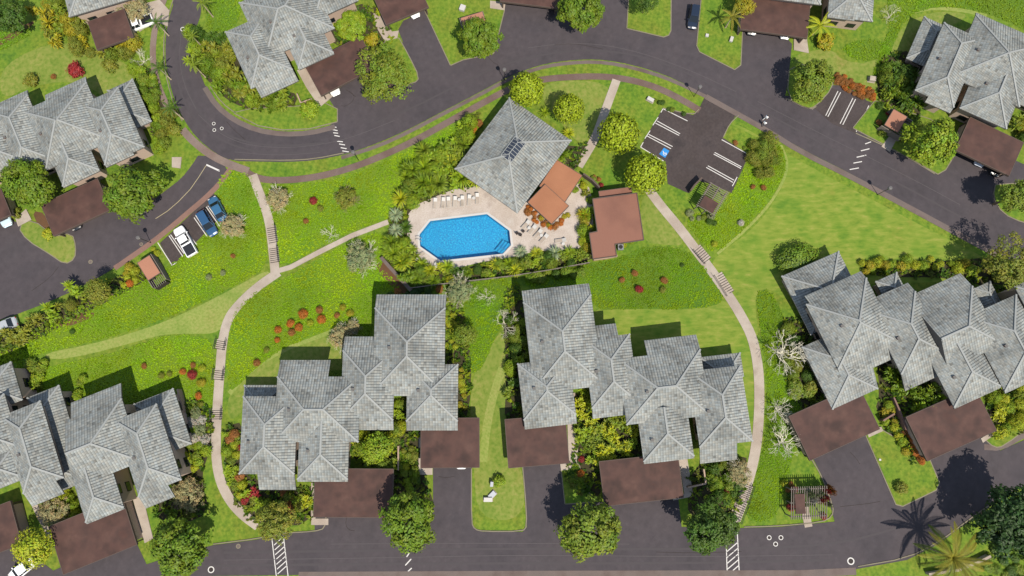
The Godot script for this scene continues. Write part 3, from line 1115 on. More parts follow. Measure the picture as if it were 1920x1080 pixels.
# body of capsules joined with a smooth minimum and meshed as surface nets
func body_mesh(bones: Array, cell: float) -> ArrayMesh:
	var lo := Vector3(INF, INF, INF)
	var hi := -lo
	for b in bones:
		for k in [[b[0], b[2]], [b[1], b[3]]]:
			lo = lo.min(k[0] - Vector3.ONE * (k[1] + cell * 3))
			hi = hi.max(k[0] + Vector3.ONE * (k[1] + cell * 3))
	var nx := int((hi.x - lo.x) / cell) + 1
	var ny := int((hi.y - lo.y) / cell) + 1
	var nz := int((hi.z - lo.z) / cell) + 1
	var f := PackedFloat32Array()
	f.resize(nx * ny * nz)
	for z in nz:
		for y in ny:
			for x in nx:
				var p := lo + Vector3(x, y, z) * cell
				var s := 0.0
				for b in bones:
					var ab: Vector3 = b[1] - b[0]
					var t := clampf((p - b[0]).dot(ab) / maxf(ab.length_squared(), 1e-6), 0, 1)
					var d: float = (p - b[0] - ab * t).length() - lerpf(b[2], b[3], t)
					s += exp(-d * 45.0)
				f[x + nx * (y + ny * z)] = -log(maxf(s, 1e-30)) / 45.0
	var id := {}
	var vs := PackedVector3Array()
	for z in nz - 1:
		for y in ny - 1:
			for x in nx - 1:
				var sum := Vector3.ZERO
				var cnt := 0
				for e in [[0, 0, 0, 1, 0, 0], [0, 1, 0, 1, 1, 0], [0, 0, 1, 1, 0, 1], [0, 1, 1, 1, 1, 1], [0, 0, 0, 0, 1, 0], [1, 0, 0, 1, 1, 0], [0, 0, 1, 0, 1, 1], [1, 0, 1, 1, 1, 1], [0, 0, 0, 0, 0, 1], [1, 0, 0, 1, 0, 1], [0, 1, 0, 0, 1, 1], [1, 1, 0, 1, 1, 1]]:
					var a := f[x + e[0] + nx * (y + e[1] + ny * (z + e[2]))]
					var b := f[x + e[3] + nx * (y + e[4] + ny * (z + e[5]))]
					if (a < 0) != (b < 0):
						sum += Vector3(x + e[0], y + e[1], z + e[2]).lerp(Vector3(x + e[3], y + e[4], z + e[5]), a / (a - b))
						cnt += 1
				if cnt > 0:
					id[x + nx * (y + ny * z)] = vs.size()
					vs.append(lo + sum / cnt * cell)
	var st := begin()
	st.set_smooth_group(0)
	for z in range(1, nz - 1):
		for y in range(1, ny - 1):
			for x in range(1, nx - 1):
				var a := f[x + nx * (y + ny * z)]
				for ax in 3:
					var b := f[x + int(ax == 0) + nx * (y + int(ax == 1) + ny * (z + int(ax == 2)))]
					if (a < 0) == (b < 0):
						continue
					var k := x + nx * (y + ny * z)
					var s1: int = [nx, nx * ny, 1][ax]
					var s2: int = [nx * ny, 1, nx][ax]
					var c := [k, k - s1, k - s1 - s2, k - s2]
					if a < 0:
						c.reverse()
					for t in [0, 2, 1, 0, 3, 2]:
						st.add_vertex(vs[id[c[t]]])
	st.index()
	st.generate_normals()
	return st.commit()

func person(px: float, py: float, turn: float, shirt: Color, trousers: Color, label: String, stride: float) -> void:
	var g := G(px, py, 1.0)
	var o := base("person", g, label, "person", "", turn)
	# walking along +x
	var hip := Vector3(0, 0.92, 0)
	var legs := []
	var arms := []
	var feet := []
	for s in [-1.0, 1.0]:
		var f: float = s * stride
		var h: Vector3 = hip + Vector3(0, 0, s * 0.09)
		var k: Vector3 = h + Vector3(f * 0.2 + 0.04, -0.42, 0)
		var a: Vector3 = Vector3(f * 0.36, 0.08 if f > 0 else 0.14, s * 0.10)
		legs.append([h, k, 0.088, 0.06])
		legs.append([k, a, 0.058, 0.04])
		feet.append([a + Vector3(-0.03, -0.03, 0), a + Vector3(0.17, -0.045, 0), 0.042, 0.034])
		var sh := Vector3(0.0, 1.42, s * 0.19)
		var el: Vector3 = sh + Vector3(-f * 0.12, -0.29, s * 0.04)
		var wr: Vector3 = el + Vector3(-f * 0.08 + 0.08, -0.24, 0)
		arms.append([sh, el, 0.05, 0.042])
		arms.append([el, wr, 0.04, 0.03])
		arms.append([wr, wr + Vector3(0.01, -0.08, 0), 0.034, 0.03])
		for q in 4:
			arms.append([wr + Vector3(-0.025 + q * 0.017, -0.09, 0), wr + Vector3(-0.02 + q * 0.019, -0.165 + absf(q - 1.5) * 0.012, 0), 0.009, 0.008])
		arms.append([wr + Vector3(0.03, -0.04, 0), wr + Vector3(0.06, -0.095, 0), 0.01, 0.008])
	var skin := plain(C(206, 158, 128, 1.6), 0.6)
	var head := [[Vector3(0.01, 1.46, 0), Vector3(0.02, 1.56, 0), 0.055, 0.055], [Vector3(0.02, 1.62, 0), Vector3(0.03, 1.70, 0), 0.085, 0.095], [Vector3(0.11, 1.635, 0), Vector3(0.13, 1.615, 0), 0.014, 0.016], [Vector3(0.02, 1.64, -0.095), Vector3(0.02, 1.66, -0.098), 0.02, 0.02], [Vector3(0.02, 1.64, 0.095), Vector3(0.02, 1.66, 0.098), 0.02, 0.02]]
	var torso := [[Vector3(0, 0.98, -0.06), Vector3(0, 0.98, 0.06), 0.115, 0.115], [Vector3(0, 1.0, 0), Vector3(0.01, 1.22, 0), 0.135, 0.14], [Vector3(0, 1.34, -0.09), Vector3(0, 1.34, 0.09), 0.115, 0.115], [Vector3(0, 1.42, -0.13), Vector3(0, 1.42, 0.13), 0.06, 0.06]]
	var all := []
	for b in legs + feet + arms + head + torso:
		all.append(b)
	part("body", body_mesh(all, 0.022), skin, o)
	var fat := func(list: Array, r: float) -> Array:
		var n := []
		for b in list:
			n.append([b[0], b[1], b[2] + r, b[3] + r])
		return n
	part("shirt", body_mesh(fat.call(torso + [arms[0], arms[8]], 0.018), 0.025), plain(shirt, 0.8), o)
	part("trousers", body_mesh(fat.call(legs + [[hip + Vector3(0, 0.02, -0.05), hip + Vector3(0, 0.02, 0.05), 0.11, 0.11]], 0.016), 0.025), plain(trousers, 0.8), o)
	part("hair", body_mesh([[Vector3(0.0, 1.70, 0), Vector3(0.01, 1.735, 0), 0.098, 0.09], [Vector3(-0.03, 1.62, 0), Vector3(-0.03, 1.68, 0), 0.075, 0.085]], 0.022), plain(C(70, 52, 40), 0.7), o)

# trellis of slats over posts: three corners as surveyed
func trellis(called: String, q: Array, h: float, n: int, label: String, roof: Array, m: Material) -> Node3D:
	var g := G((q[0] + q[4]) / 2, (q[1] + q[5]) / 2, h)
	var y := g.y + h
	var a := P(q[0], q[1], y)
	var b := P(q[2], q[3], y)
	var c := P(q[4], q[5], y)
	var u := (b - a).normalized()
	var ln := (b - a).length()
	var v := (c - b).normalized()
	var dp := (c - b).length()
	var o := base(called, Vector3(((a + c) / 2).x, g.y, ((a + c) / 2).z), label, "pergola", "", 0)
	var to := func(s: float, t: float, yy: float) -> Vector3: return a + u * ln * s + v * dp * t - Vector3(o.position.x, y, o.position.z) + Vector3(0, yy, 0)
	for i in n:
		bar("slat", to.call((i + 0.5) / n, -0.04, h), to.call((i + 0.5) / n, 1.04, h), 0.09, 0.14, M.timber_grey, o)
	for t in [0.05, 0.5, 0.95]:
		bar("beam", to.call(0, t, h - 0.2), to.call(1, t, h - 0.2), 0.14, 0.22, M.timber_grey, o)
	for s in [0.04, 0.96]:
		for t in [0.05, 0.5, 0.95]:
			bar("post", to.call(s, t, -0.4), to.call(s, t, h - 0.3), 0.14, 0.14, M.timber_grey, o)
	var ra: Vector3 = to.call(roof[0], roof[1], h + 0.17)
	var rb: Vector3 = to.call(roof[2], roof[1], h + 0.17)
	var rw: float = dp * (roof[3] - roof[1])
	bar("roof_panel", ra + v * rw / 2, rb + v * rw / 2, rw, 0.12, m, o)
	return o

func line_mark(st: SurfaceTool, a: Array, w: float, lift := 0.022) -> void:
	for i in range(0, a.size(), 4):
		var p := G(a[i], a[i + 1])
		var q := G(a[i + 2], a[i + 3])
		ribbon(st, PackedVector2Array([Vector2(p.x, p.z), Vector2(q.x, q.z)]), w, lift)

func mark(called: String, a: Array, w: float, label: String, lift := 0.022, m: Material = null) -> void:
	var st := begin()
	line_mark(st, a, w, lift)
	tag(part(called, st.commit(), m if m else M.paint, self), label, "road marking", "", "structure")

func manhole(px: float, py: float, r: float, label: String, ring := true) -> void:
	var g := G(px, py)
	var o := base("manhole", g, label, "manhole")
	var st := begin()
	tube(st, [Vector3(0, -0.1, 0), Vector3(0, 0.06, 0)], [r, r], 20)
	tube(st, [Vector3(0, 0.06, 0), Vector3(0, 0.061, 0)], [r, r * 0.7], 20)
	part("collar", st.commit(), M.paint if ring else M.kerb, o)
	var cy := CylinderMesh.new()
	cy.top_radius = r * 0.72
	cy.bottom_radius = r * 0.72
	cy.height = 0.1
	cy.radial_segments = 20
	part("lid", cy, M.timber_dark if ring else M.gutter, o, Transform3D(Basis(), Vector3(0, 0.006, 0)))

func small_box(called: String, px: float, py: float, size: Vector3, deg: float, m: Material, label: String, category: String) -> void:
	var g := G(px, py, size.y)
	var o := base(called, g, label, category, "", -deg_to_rad(deg))
	box("cabinet", size, Vector3(0, size.y / 2, 0), m, o)
	box("lid", Vector3(size.x * 1.06, 0.05, size.z * 1.06), Vector3(0, size.y + 0.024, 0), m, o)
	box("plinth", Vector3(size.x * 1.25, 0.08, size.z * 1.25), Vector3(0, 0.04, 0), M.pale, o)

# ---------------------------------------------------------------- the scene
func _ready() -> void:
	rng.seed = 11
	var cam := Camera3D.new()
	put(cam, "camera")
	cam.position = Vector3(0, CAM_H, 0)
	cam.rotation_degrees.x = TILT
	cam.fov = rad_to_deg(2.0 * atan(540.0 / FOCAL))
	cam.far = 900
	cam.current = true
	var env := Environment.new()
	var sky := Sky.new()
	var ps := ProceduralSkyMaterial.new()
	ps.sky_top_color = Color(0.60, 0.68, 0.80)
	ps.sky_horizon_color = Color(0.88, 0.89, 0.90)
	ps.ground_bottom_color = Color(0.22, 0.26, 0.14)
	ps.ground_horizon_color = Color(0.55, 0.60, 0.52)
	ps.sun_angle_max = 1.0
	sky.sky_material = ps
	env.sky = sky
	env.background_mode = Environment.BG_SKY
	env.background_energy_multiplier = 0.86
	env.tonemap_mode = Environment.TONE_MAPPER_LINEAR
	env.tonemap_exposure = 1.4
	env.sdfgi_enabled = true
	env.ssao_enabled = true
	env.ssil_enabled = true
	var we := WorldEnvironment.new()
	we.environment = env
	put(we, "world_environment")
	var sun := DirectionalLight3D.new()
	put(sun, "sun")
	sun.look_at_from_position(Vector3.ZERO, Vector3(-0.249, -0.848, -0.466))
	sun.light_energy = 1.6
	sun.light_color = Color(1.0, 0.965, 0.91)
	sun.light_angular_distance = 0.5
	sun.shadow_enabled = true
	sun.directional_shadow_max_distance = 300
	wheel_mesh.top_radius = 0.33
	wheel_mesh.bottom_radius = 0.33
	wheel_mesh.height = 0.22
	wheel_mesh.radial_segments = 16
	terrain()
	materials()
	foliage()
	grounds()
	roads()
	houses()
	pool_area()
	street_things()
	trees()
	shrubs()

func grounds() -> void:
	var pool := poly([807, 415, 913, 402, 955, 433, 958, 460, 943, 476, 826, 489, 788, 462, 787, 440])
	sheet("ground", PackedVector2Array([Vector2(-320, -220), Vector2(320, -220), Vector2(320, 200), Vector2(-320, 200)]), M.lawn, 0.0, "mown grass all over the hillside between roads and houses", "lawn", 0.0, -99.0, pool)
	# sun-bleached lawns
	for a in [
		[[1360, 228, 1400, 240, 1470, 285, 1560, 335, 1680, 398, 1790, 455, 1880, 500, 1800, 530, 1600, 530, 1480, 570, 1442, 538, 1412, 552, 1424, 640, 1408, 610, 1368, 548, 1332, 498, 1345, 478, 1420, 424, 1470, 350, 1478, 300, 1440, 268], "wide mown lawn with pale mower stripes sloping below the right road", 1],
		[[1110, 576, 1180, 576, 1270, 578, 1340, 574, 1360, 558, 1392, 600, 1418, 660, 1424, 760, 1418, 850, 1390, 840, 1330, 690, 1200, 680, 1115, 620], "strip of pale mown lawn behind the second house from the right", 1],
		[[890, 690, 925, 640, 955, 600, 968, 640, 962, 780, 958, 860, 982, 880, 984, 975, 895, 975, 888, 870, 880, 760], "narrow worn lawn running between the two middle houses"],
		[[75, 664, 180, 644, 300, 608, 390, 566, 460, 528, 503, 505, 510, 520, 470, 545, 430, 590, 412, 625, 360, 626, 310, 626, 250, 642, 170, 664, 100, 676], "ribbon of pale grass between the two lower left banks", 1, 2],
		[[1200, 365, 1225, 372, 1250, 410, 1290, 462, 1240, 458, 1205, 455], "striped wedge of lawn beside the brown flat-roofed pool house"],
		[[470, 690, 530, 655, 600, 625, 700, 615, 700, 700, 600, 690, 480, 740, 430, 800, 425, 740], "pale lawn behind the house by the left stairs path"],
		[[0, 120, 120, 70, 230, 110, 300, 180, 220, 200, 150, 150, 60, 160, 0, 190], "yellowing back lawn above the upper left house"],
		[[1490, 100, 1560, 90, 1580, 115, 1640, 120, 1680, 60, 1740, 20, 1830, 25, 1760, 60, 1720, 120, 1690, 180, 1640, 170, 1560, 140, 1490, 125], "curving strip of lawn beside the upper right house"],
		[[1020, 150, 1150, 152, 1132, 215, 1105, 260, 1085, 270, 1060, 240, 1015, 190], "lawn with two clipped trees beside the pavilion"],
	]:
		sheet("lawn", poly(a[0], 2), M.pale_grass if a.size() > 3 else (M.mown if a.size() > 2 else M.lawn_dry), 0.006, a[1], "lawn")
	for a in [
		[[1345, 476, 1400, 430, 1445, 382, 1473, 332, 1477, 302, 1464, 272], 0.45, "worn pale edge below the car park bank"],
		[[906, 866, 912, 800, 925, 740, 942, 690], 1.3, "worn tan track down the middle lawn"],
		[[430, 738, 470, 692, 530, 655, 590, 633, 640, 614], 0.8, "pale worn edge below the bank with orange shrubs"],
		[[1690, 30, 1740, 14, 1800, 18, 1850, 30], 0.7, "pale worn edge above the upper right lawn"],
	]:
		path("worn_grass", a[0], a[1], M.pale_grass, 0.011, a[2], "lawn", 2)
	groundcover([418, 318, 466, 324, 478, 340, 486, 380, 497, 430, 503, 500, 450, 530, 380, 567, 290, 605, 180, 640, 75, 662, 0, 690, -60, 710, -60, 680, 0, 650, 80, 610, 150, 575, 240, 535, 322, 500, 428, 398, 403, 365], "lime green ground cover on the bank below the left car park")
	groundcover([60, 700, 100, 684, 180, 670, 260, 646, 310, 629, 360, 628, 400, 640, 402, 700, 397, 760, 393, 830, 370, 850, 345, 800, 330, 745, 240, 765, 110, 765], "lime green ground cover behind the lower left house")
	groundcover([495, 346, 545, 347, 620, 339, 690, 316, 760, 284, 820, 254, 880, 218, 905, 222, 870, 300, 780, 330, 748, 395, 728, 411, 660, 432, 600, 463, 527, 503, 521, 470, 514, 420, 503, 385], "triangle of lime green ground cover between the curved pavement and the pool")
	groundcover([430, 620, 437, 590, 460, 560, 500, 537, 535, 522, 600, 482, 665, 449, 725, 430, 710, 500, 740, 525, 755, 548, 705, 550, 703, 640, 640, 610, 590, 630, 530, 652, 480, 690, 450, 720, 430, 735, 425, 700], "lime green bank with orange shrubs below the pool path")
	groundcover([770, 528, 960, 516, 982, 545, 950, 590, 925, 640, 905, 690, 880, 703, 868, 640, 842, 600, 836, 550], "green ground cover in the gap between the two middle houses", 1, true)
	groundcover([985, 512, 1110, 492, 1165, 484, 1200, 464, 1240, 461, 1290, 470, 1320, 500, 1345, 540, 1358, 560, 1340, 575, 1270, 580, 1180, 579, 1112, 582, 1105, 530, 985, 545], "green bank of ground cover below the brown pool house", 1, true)
	groundcover([1390, 262, 1460, 265, 1475, 300, 1470, 330, 1440, 380, 1400, 425, 1340, 478, 1310, 450, 1283, 415, 1300, 400, 1345, 400, 1380, 350, 1405, 290], "ground cover bank on the far side of the pergola car park")
	groundcover([1415, 550, 1440, 540, 1465, 580, 1480, 640, 1500, 720, 1500, 800, 1480, 880, 1460, 960, 1440, 977, 1395, 977, 1410, 920, 1430, 850, 1437, 780, 1437, 700, 1428, 630], "long strip of ground cover along the right side of the right path", 1, true)
	groundcover([1650, -60, 1990, -60, 1990, 110, 1915, 50, 1830, 18, 1760, 11, 1700, 28, 1672, 90, 1655, 150, 1632, 150, 1650, 100, 1672, 40], "bright green bank in the upper right corner", 1, true)
	groundcover([1573, 87, 1620, 72, 1665, 80, 1668, 98, 1640, 115, 1600, 112], "rounded bed of ground cover by the upper right driveway", 1, true)
	groundcover([395, -60, 462, -60, 452, 20, 442, 50, 405, 62, 385, 57, 388, 20], "ground cover strip between the loop road and the upper house", 1, true)
	groundcover([-60, 80, 0, 55, 55, 45, 62, 65, 0, 95, -60, 120], "bright ground cover on the upper left edge", 1, true)
	groundcover([-60, 690, 0, 668, 70, 640, 75, 662, 60, 700, 20, 715, -60, 740], "dark green ground cover behind the far left house", 1, true)
	var shades := [C(70, 104, 22, 1.0).srgb_to_linear(), C(116, 140, 24, 1.0).srgb_to_linear(), C(96, 128, 24, 1.0).srgb_to_linear(), C(146, 162, 32, 1.0).srgb_to_linear(), C(84, 110, 34, 1.0).srgb_to_linear(), C(112, 122, 40, 1.0).srgb_to_linear()]
	for a in [
		[[340, 740, 400, 760, 398, 830, 375, 900, 395, 960, 330, 990, 280, 960, 330, 900], "planting bed along the end of the lower left house"],
		[[415, 800, 460, 790, 470, 910, 560, 920, 600, 905, 590, 985, 470, 985, 430, 930], "planting bed at the corner of the house by the left path"],
		[[655, 805, 770, 740, 790, 800, 790, 880, 820, 960, 735, 960, 735, 880, 660, 870], "planting bed between the wings of the left middle house"],
		[[830, 560, 862, 560, 885, 660, 880, 780, 858, 790, 858, 690, 832, 680], "planting strip along the right wall of the left middle house"],
		[[1070, 720, 1110, 780, 1200, 800, 1205, 870, 1130, 870, 1125, 940, 1085, 940, 1052, 880, 1080, 860], "planting bed between the wings of the right middle house"],
		[[940, 540, 985, 530, 985, 800, 945, 800, 950, 700], "planting strip along the left wall of the right middle house"],
		[[1290, 870, 1400, 845, 1400, 900, 1372, 985, 1290, 985], "planting bed between the right middle house and the stairs"],
		[[1640, 640, 1700, 700, 1770, 720, 1780, 790, 1715, 870, 1700, 865, 1640, 770, 1650, 740], "planting bed between the carports of the right house"],
		[[1480, 580, 1540, 640, 1560, 770, 1500, 780, 1450, 640], "bed beneath the bare trees by the right house"],
		[[1840, 740, 1990, 700, 1990, 800, 1850, 820], "planting bed at the right edge beside the carport"],
		[[360, 60, 430, 80, 480, 170, 550, 170, 560, 190, 530, 212, 470, 208, 420, 185, 390, 150, 365, 130], "planting bed wrapped round the corner of the upper house"],
		[[610, 30, 700, 0, 730, 55, 745, 90, 690, 100, 680, 65, 625, 95], "planting bed beside the upper carports"],
		[[735, 400, 770, 300, 860, 260, 880, 215, 905, 215, 865, 310, 900, 350, 810, 372, 765, 400, 765, 440, 800, 495, 830, 508, 1000, 480, 1110, 465, 1110, 492, 960, 518, 760, 540, 720, 480], "planting bed round the pool terrace"],
		[[1020, 250, 1080, 280, 1110, 260, 1080, 320, 1060, 320], "planting bed along the pavilion roof edge"],
		[[275, 120, 300, 150, 320, 250, 290, 280, 262, 160], "hedge bed beside the upper left house"],
		[[-60, 640, 20, 620, 130, 560, 240, 510, 300, 480, 300, 510, 230, 550, 120, 610, 0, 670, -60, 690], "hedge bed along the lower edge of the left street"],
		[[1640, 110, 1720, 90, 1735, 210, 1690, 250, 1650, 210], "shady bed against the upper right house"],
		[[1795, 490, 1860, 480, 1990, 540, 1990, 590, 1900, 560, 1800, 520, 1620, 520, 1620, 490], "flower border along the back of the right house"],
	]:
		var o := poly(a[0], 1)
		undergrowth(sheet("flower_bed", o, M.bed, 0.016, a[1], "flower bed"), o, shades)
	for a in [
		[[848, 0, 940, -10, 945, 20, 925, 98, 880, 80, 862, 60], "brown mulch bed under the tree by the upper driveway"],
		[[60, 395, 85, 400, 102, 440, 135, 440, 130, 460, 100, 450, 72, 425], "brown mulch bed beside the upper left carport"],
		[[-60, 70, 0, 75, 60, 38, 66, 45, 0, 88, -60, 110], "bare red earth strip at the upper left edge"],
		[[108, 602, 150, 583, 185, 588, 150, 605, 115, 615], "patch of bare earth below the left hedge"],
		[[700, 495, 722, 490, 745, 520, 770, 552, 740, 548], "bare earth strip along the pool terrace wall"],
	]:
		sheet("bare_soil", poly(a[0], 1), M.soil, 0.02, a[1], "soil")

func roads() -> void:
	var loop := [300, -60, 328, 0, 315, 40, 310, 80, 311, 120, 318, 155, 328, 190, 345, 225, 368, 258, 404, 288, 436, 302, 480, 303, 540, 304, 590, 301, 650, 289, 710, 268, 770, 241, 830, 209, 890, 178, 945, 148, 985, 131, 1025, 119, 1070, 113, 1115, 111, 1160, 116, 1220, 131, 1270, 150, 1318, 177, 1360, 203, 1440, 240, 1500, 278, 1600, 328, 1700, 382, 1800, 435, 1870, 473, 1990, 545, 1990, 340, 1880, 290, 1770, 255, 1755, 322, 1690, 285, 1605, 248, 1640, 190, 1560, 150, 1470, 190, 1478, 150, 1487, 60, 1390, 50, 1390, -60, 800, -60, 800, 20, 742, 45, 760, 90, 640, 165, 610, 175, 634, 212, 630, 232, 580, 246, 530, 248, 480, 240, 440, 222, 410, 198, 388, 168, 372, 130, 362, 95, 365, 60, 378, 25, 388, -60]
	sheet("road", poly(loop, 1), M.asphalt, 0.03, "dark asphalt loop road curving round the upper houses with its driveways", "road")
	var left := [375, 286, 432, 312, 412, 345, 385, 372, 355, 397, 320, 427, 285, 455, 215, 503, 150, 540, 60, 580, -60, 620, -60, 390, 0, 410, 30, 415, 100, 440, 205, 392, 240, 412, 310, 358, 340, 335, 360, 310]
	sheet("road", poly(left, 1), M.asphalt, 0.034, "asphalt side street running past the left car park", "road")
	sheet("car_park", poly([300, 456, 400, 362, 427, 394, 322, 500]), M.asphalt_new, 0.038, "small asphalt car park with three parked vehicles", "car park")
	var bottom := [-60, 1160, -60, 1000, 10, 1000, 40, 1024, 100, 1070, 250, 1005, 275, 1058, 300, 1050, 400, 1022, 480, 1012, 535, 1000, 590, 997, 590, 950, 740, 950, 812, 955, 812, 860, 885, 860, 885, 980, 890, 992, 905, 997, 980, 997, 988, 988, 984, 930, 978, 860, 1052, 860, 1060, 945, 1150, 940, 1270, 920, 1278, 988, 1390, 990, 1460, 988, 1565, 978, 1540, 890, 1519, 850, 1640, 800, 1690, 860, 1740, 860, 1866, 805, 1875, 845, 1920, 825, 1990, 790, 1990, 880, 1900, 920, 1820, 975, 1760, 1020, 1700, 1050, 1600, 1068, 1500, 1074, 1400, 1075, 960, 1076, 560, 1078, 400, 1080, 250, 1087, 150, 1160]
	sheet("road", poly(bottom), M.asphalt, 0.03, "dark asphalt bottom street with driveways to the lower carports", "road")
	sheet("car_park", poly([1243, 203, 1300, 216, 1310, 205, 1322, 181, 1382, 214, 1368, 232, 1355, 258, 1404, 290, 1372, 362, 1333, 345, 1312, 340, 1290, 362, 1252, 345, 1248, 303, 1200, 276]), M.asphalt_new, 0.04, "empty asphalt car park with white bays beside the pavilion", "car park")
	sheet("car_park", poly([1527, 203, 1560, 165, 1634, 192, 1604, 250, 1560, 232]), M.asphalt_new, 0.038, "asphalt parking bays behind the rust hedge by the upper right house", "car park")
	# pavements
	path("pavement", [455, 318, 475, 331, 500, 338, 545, 338, 600, 331, 660, 315, 720, 291, 780, 263, 840, 229, 900, 196, 948, 170, 985, 155, 1030, 147, 1080, 144, 1130, 143, 1180, 149, 1230, 163, 1275, 185, 1312, 207], 1.15, M.walk_dark, 0.05, "long curved concrete pavement along the inside of the loop road", "pavement", 2, 0.12)
	path("pavement", [318, -40, 308, 0, 296, 30, 289, 62, 286, 100, 290, 135, 298, 165, 310, 192, 322, 215], 1.05, M.walk, 0.05, "concrete pavement down the left side of the loop road", "pavement", 2, 0.12)
	path("pavement", [342, 243, 365, 268, 398, 293, 435, 310, 466, 321], 1.3, M.walk, 0.055, "concrete pavement across the mouth of the side street", "pavement", 2, 0.12)
	path("footpath", [474, 328, 484, 356, 496, 385, 505, 415, 510, 450, 513, 480, 516, 512], 1.5, M.pale, 0.06, "pale concrete path with two flights of steps left of the pool bank", "footpath", 1, 0.12)
	path("footpath", [514, 510, 545, 501, 600, 472, 660, 442, 728, 416], 0.85, M.pale, 0.064, "narrow straight path from the stairs up to the pool", "footpath", 0, 0.12)
	path("footpath", [523, 510, 482, 538, 448, 570, 427, 598, 417, 640, 413, 690, 408, 760, 405, 820, 406, 868, 414, 905, 432, 940, 456, 966, 484, 986], 1.5, M.pale, 0.068, "long winding concrete path down the left side with three flights of steps", "footpath", 2, 0.12)
	path("footpath", [1156, 150, 1145, 180, 1132, 215, 1115, 262, 1085, 312], 1.45, M.pale, 0.06, "pale path from the curved pavement to the orange canopy", "footpath", 1, 0.12)
	path("footpath", [1216, 355, 1238, 385, 1272, 425, 1300, 462, 1330, 502, 1360, 545, 1390, 592, 1412, 635, 1422, 690, 1424, 740, 1422, 800, 1415, 855, 1402, 905, 1386, 950, 1370, 988], 1.6, M.pale, 0.06, "long curving concrete path down the right side with stairs", "footpath", 2, 0.12)
	path("footpath", [1508, 950, 1516, 988], 1.2, M.pale, 0.06, "short concrete path to the flowering pergola", "footpath", 0, 0.1)
	path("pavement", [1323, 181, 1370, 207, 1440, 246, 1500, 284, 1600, 334, 1700, 387, 1800, 441, 1868, 478], 0.95, M.gutter, 0.06, "narrow concrete pavement along the lower edge of the right road", "pavement", 1, 0.12)
	path("gutter", [640, 296, 710, 274, 770, 246, 830, 214, 890, 183, 945, 153, 985, 136, 1025, 124, 1070, 118, 1115, 116, 1160, 121, 1220, 136, 1270, 155, 1323, 181], 0.65, M.gutter, 0.045, "pale concrete gutter along the inside of the loop road", "gutter", 1)
	path("gutter", [384, 164, 405, 198, 438, 225, 480, 244, 530, 252, 580, 250, 628, 238], 0.9, M.gutter, 0.045, "concrete gutter round the outside of the upper house bed", "gutter", 1)
	path("gutter", [436, 312, 412, 345, 385, 372, 355, 397, 320, 427, 285, 455, 215, 503], 0.9, M.clay, 0.045, "reddish concrete gutter between the side street and its car park", "gutter", 1)
	path("gutter", [560, 1079, 1000, 1077, 1500, 1076, 1605, 1071], 1.1, M.gutter, 0.045, "tan gutter along the lower edge of the bottom street", "gutter", 0)
	path("gutter", [1845, 838, 1875, 840, 1920, 815, 1990, 780], 0.9, M.gutter, 0.05, "concrete gutter curving at the right end of the bottom street", "gutter", 1)
	for a in [
		[[394, 162, 415, 192, 445, 215, 485, 232, 535, 240, 585, 237, 626, 226], "kerb round the lawn of the upper house"],
		[[325, 0, 312, 40, 307, 80, 308, 120, 315, 157, 325, 192, 342, 227], "kerb on the left of the loop road"],
		[[440, 299, 480, 300, 540, 301, 590, 298, 645, 287], "kerb along the bend of the loop road"],
		[[1395, 988, 1460, 986, 1540, 979, 1560, 968, 1562, 950, 1540, 892, 1522, 862], "kerb round the pergola lawn"],
		[[1608, 1062, 1700, 1046, 1760, 1016, 1820, 971, 1900, 916], "kerb round the lower right lawn"],
		[[1356, 257, 1368, 232, 1385, 216], "kerb at the mouth of the pavilion car park"],
		[[1243, 203, 1300, 216, 1310, 205], "kerb at the top of the pavilion car park"],
		[[1474, 185, 1520, 206, 1530, 200], "kerb beside the tree by the upper right bays"],
		[[1604, 250, 1690, 288, 1752, 326], "kerb of the tree lawn by the upper right carport"],
		[[884, 878, 884, 980, 890, 992, 905, 996, 980, 996, 988, 986, 985, 930, 980, 876], "kerb round the lawn tongue between the middle driveways"],
		[[400, 1020, 480, 1010, 535, 999, 590, 996, 610, 990, 612, 962], "kerb at the foot of the left path"],
	]:
		path("kerb", a[0], 0.16, M.kerb, 0.10, "concrete " + a[1], "kerb", 1, 0.14)
	island([798, 22, 845, 122, 868, 112, 925, 100, 945, 20, 940, -60, 800, -60], M.lawn, "lawn island with a tree between two upper driveways", 0)
	island([700, 100, 742, 62, 766, 105, 786, 146, 776, 156, 735, 160, 690, 140], M.lawn, "rounded lawn tip under the big tree by the upper carport")
	island([1183, -60, 1258, -60, 1257, 58, 1253, 66, 1244, 69, 1176, 53], M.lawn, "small square lawn between the upper driveways", 0)
	island([1321, -60, 1393, -60, 1391, 60, 1388, 122, 1377, 130, 1312, 97, 1307, 86], M.lawn, "pointed lawn beside the dark blue parked car", 0)
	island([1482, 115, 1560, 140, 1560, 165, 1528, 200, 1512, 203, 1476, 184], M.lawn, "lawn corner under the tree by the upper right bays")
	island([1600, 240, 1640, 190, 1745, 225, 1795, 280, 1772, 318, 1758, 326, 1690, 288], M.lawn, "lawn under the tree by the upper right carport", 0)
	island([1868, 340, 1990, 360, 1990, 430, 1920, 418, 1880, 400, 1862, 370], M.lawn, "lawn corner at the right edge below the carport")
	island([35, 425, 62, 412, 102, 445, 135, 438, 142, 462, 140, 485, 122, 495, 95, 476, 52, 450], M.lawn_dry, "finger of lawn beside the upper left carport", 1)
	island([1623, 815, 1652, 806, 1700, 835, 1742, 862, 1760, 905, 1754, 918, 1692, 948, 1680, 945], M.lawn, "lawn between the two right carports", 0)
	island([1053, 880, 1085, 872, 1110, 940, 1060, 944], M.lawn, "small lawn beside the right middle driveway", 0)
	island([1845, 822, 1860, 808, 1930, 770, 1940, 790, 1880, 836, 1864, 838], M.lawn, "sliver of lawn by the right carport")
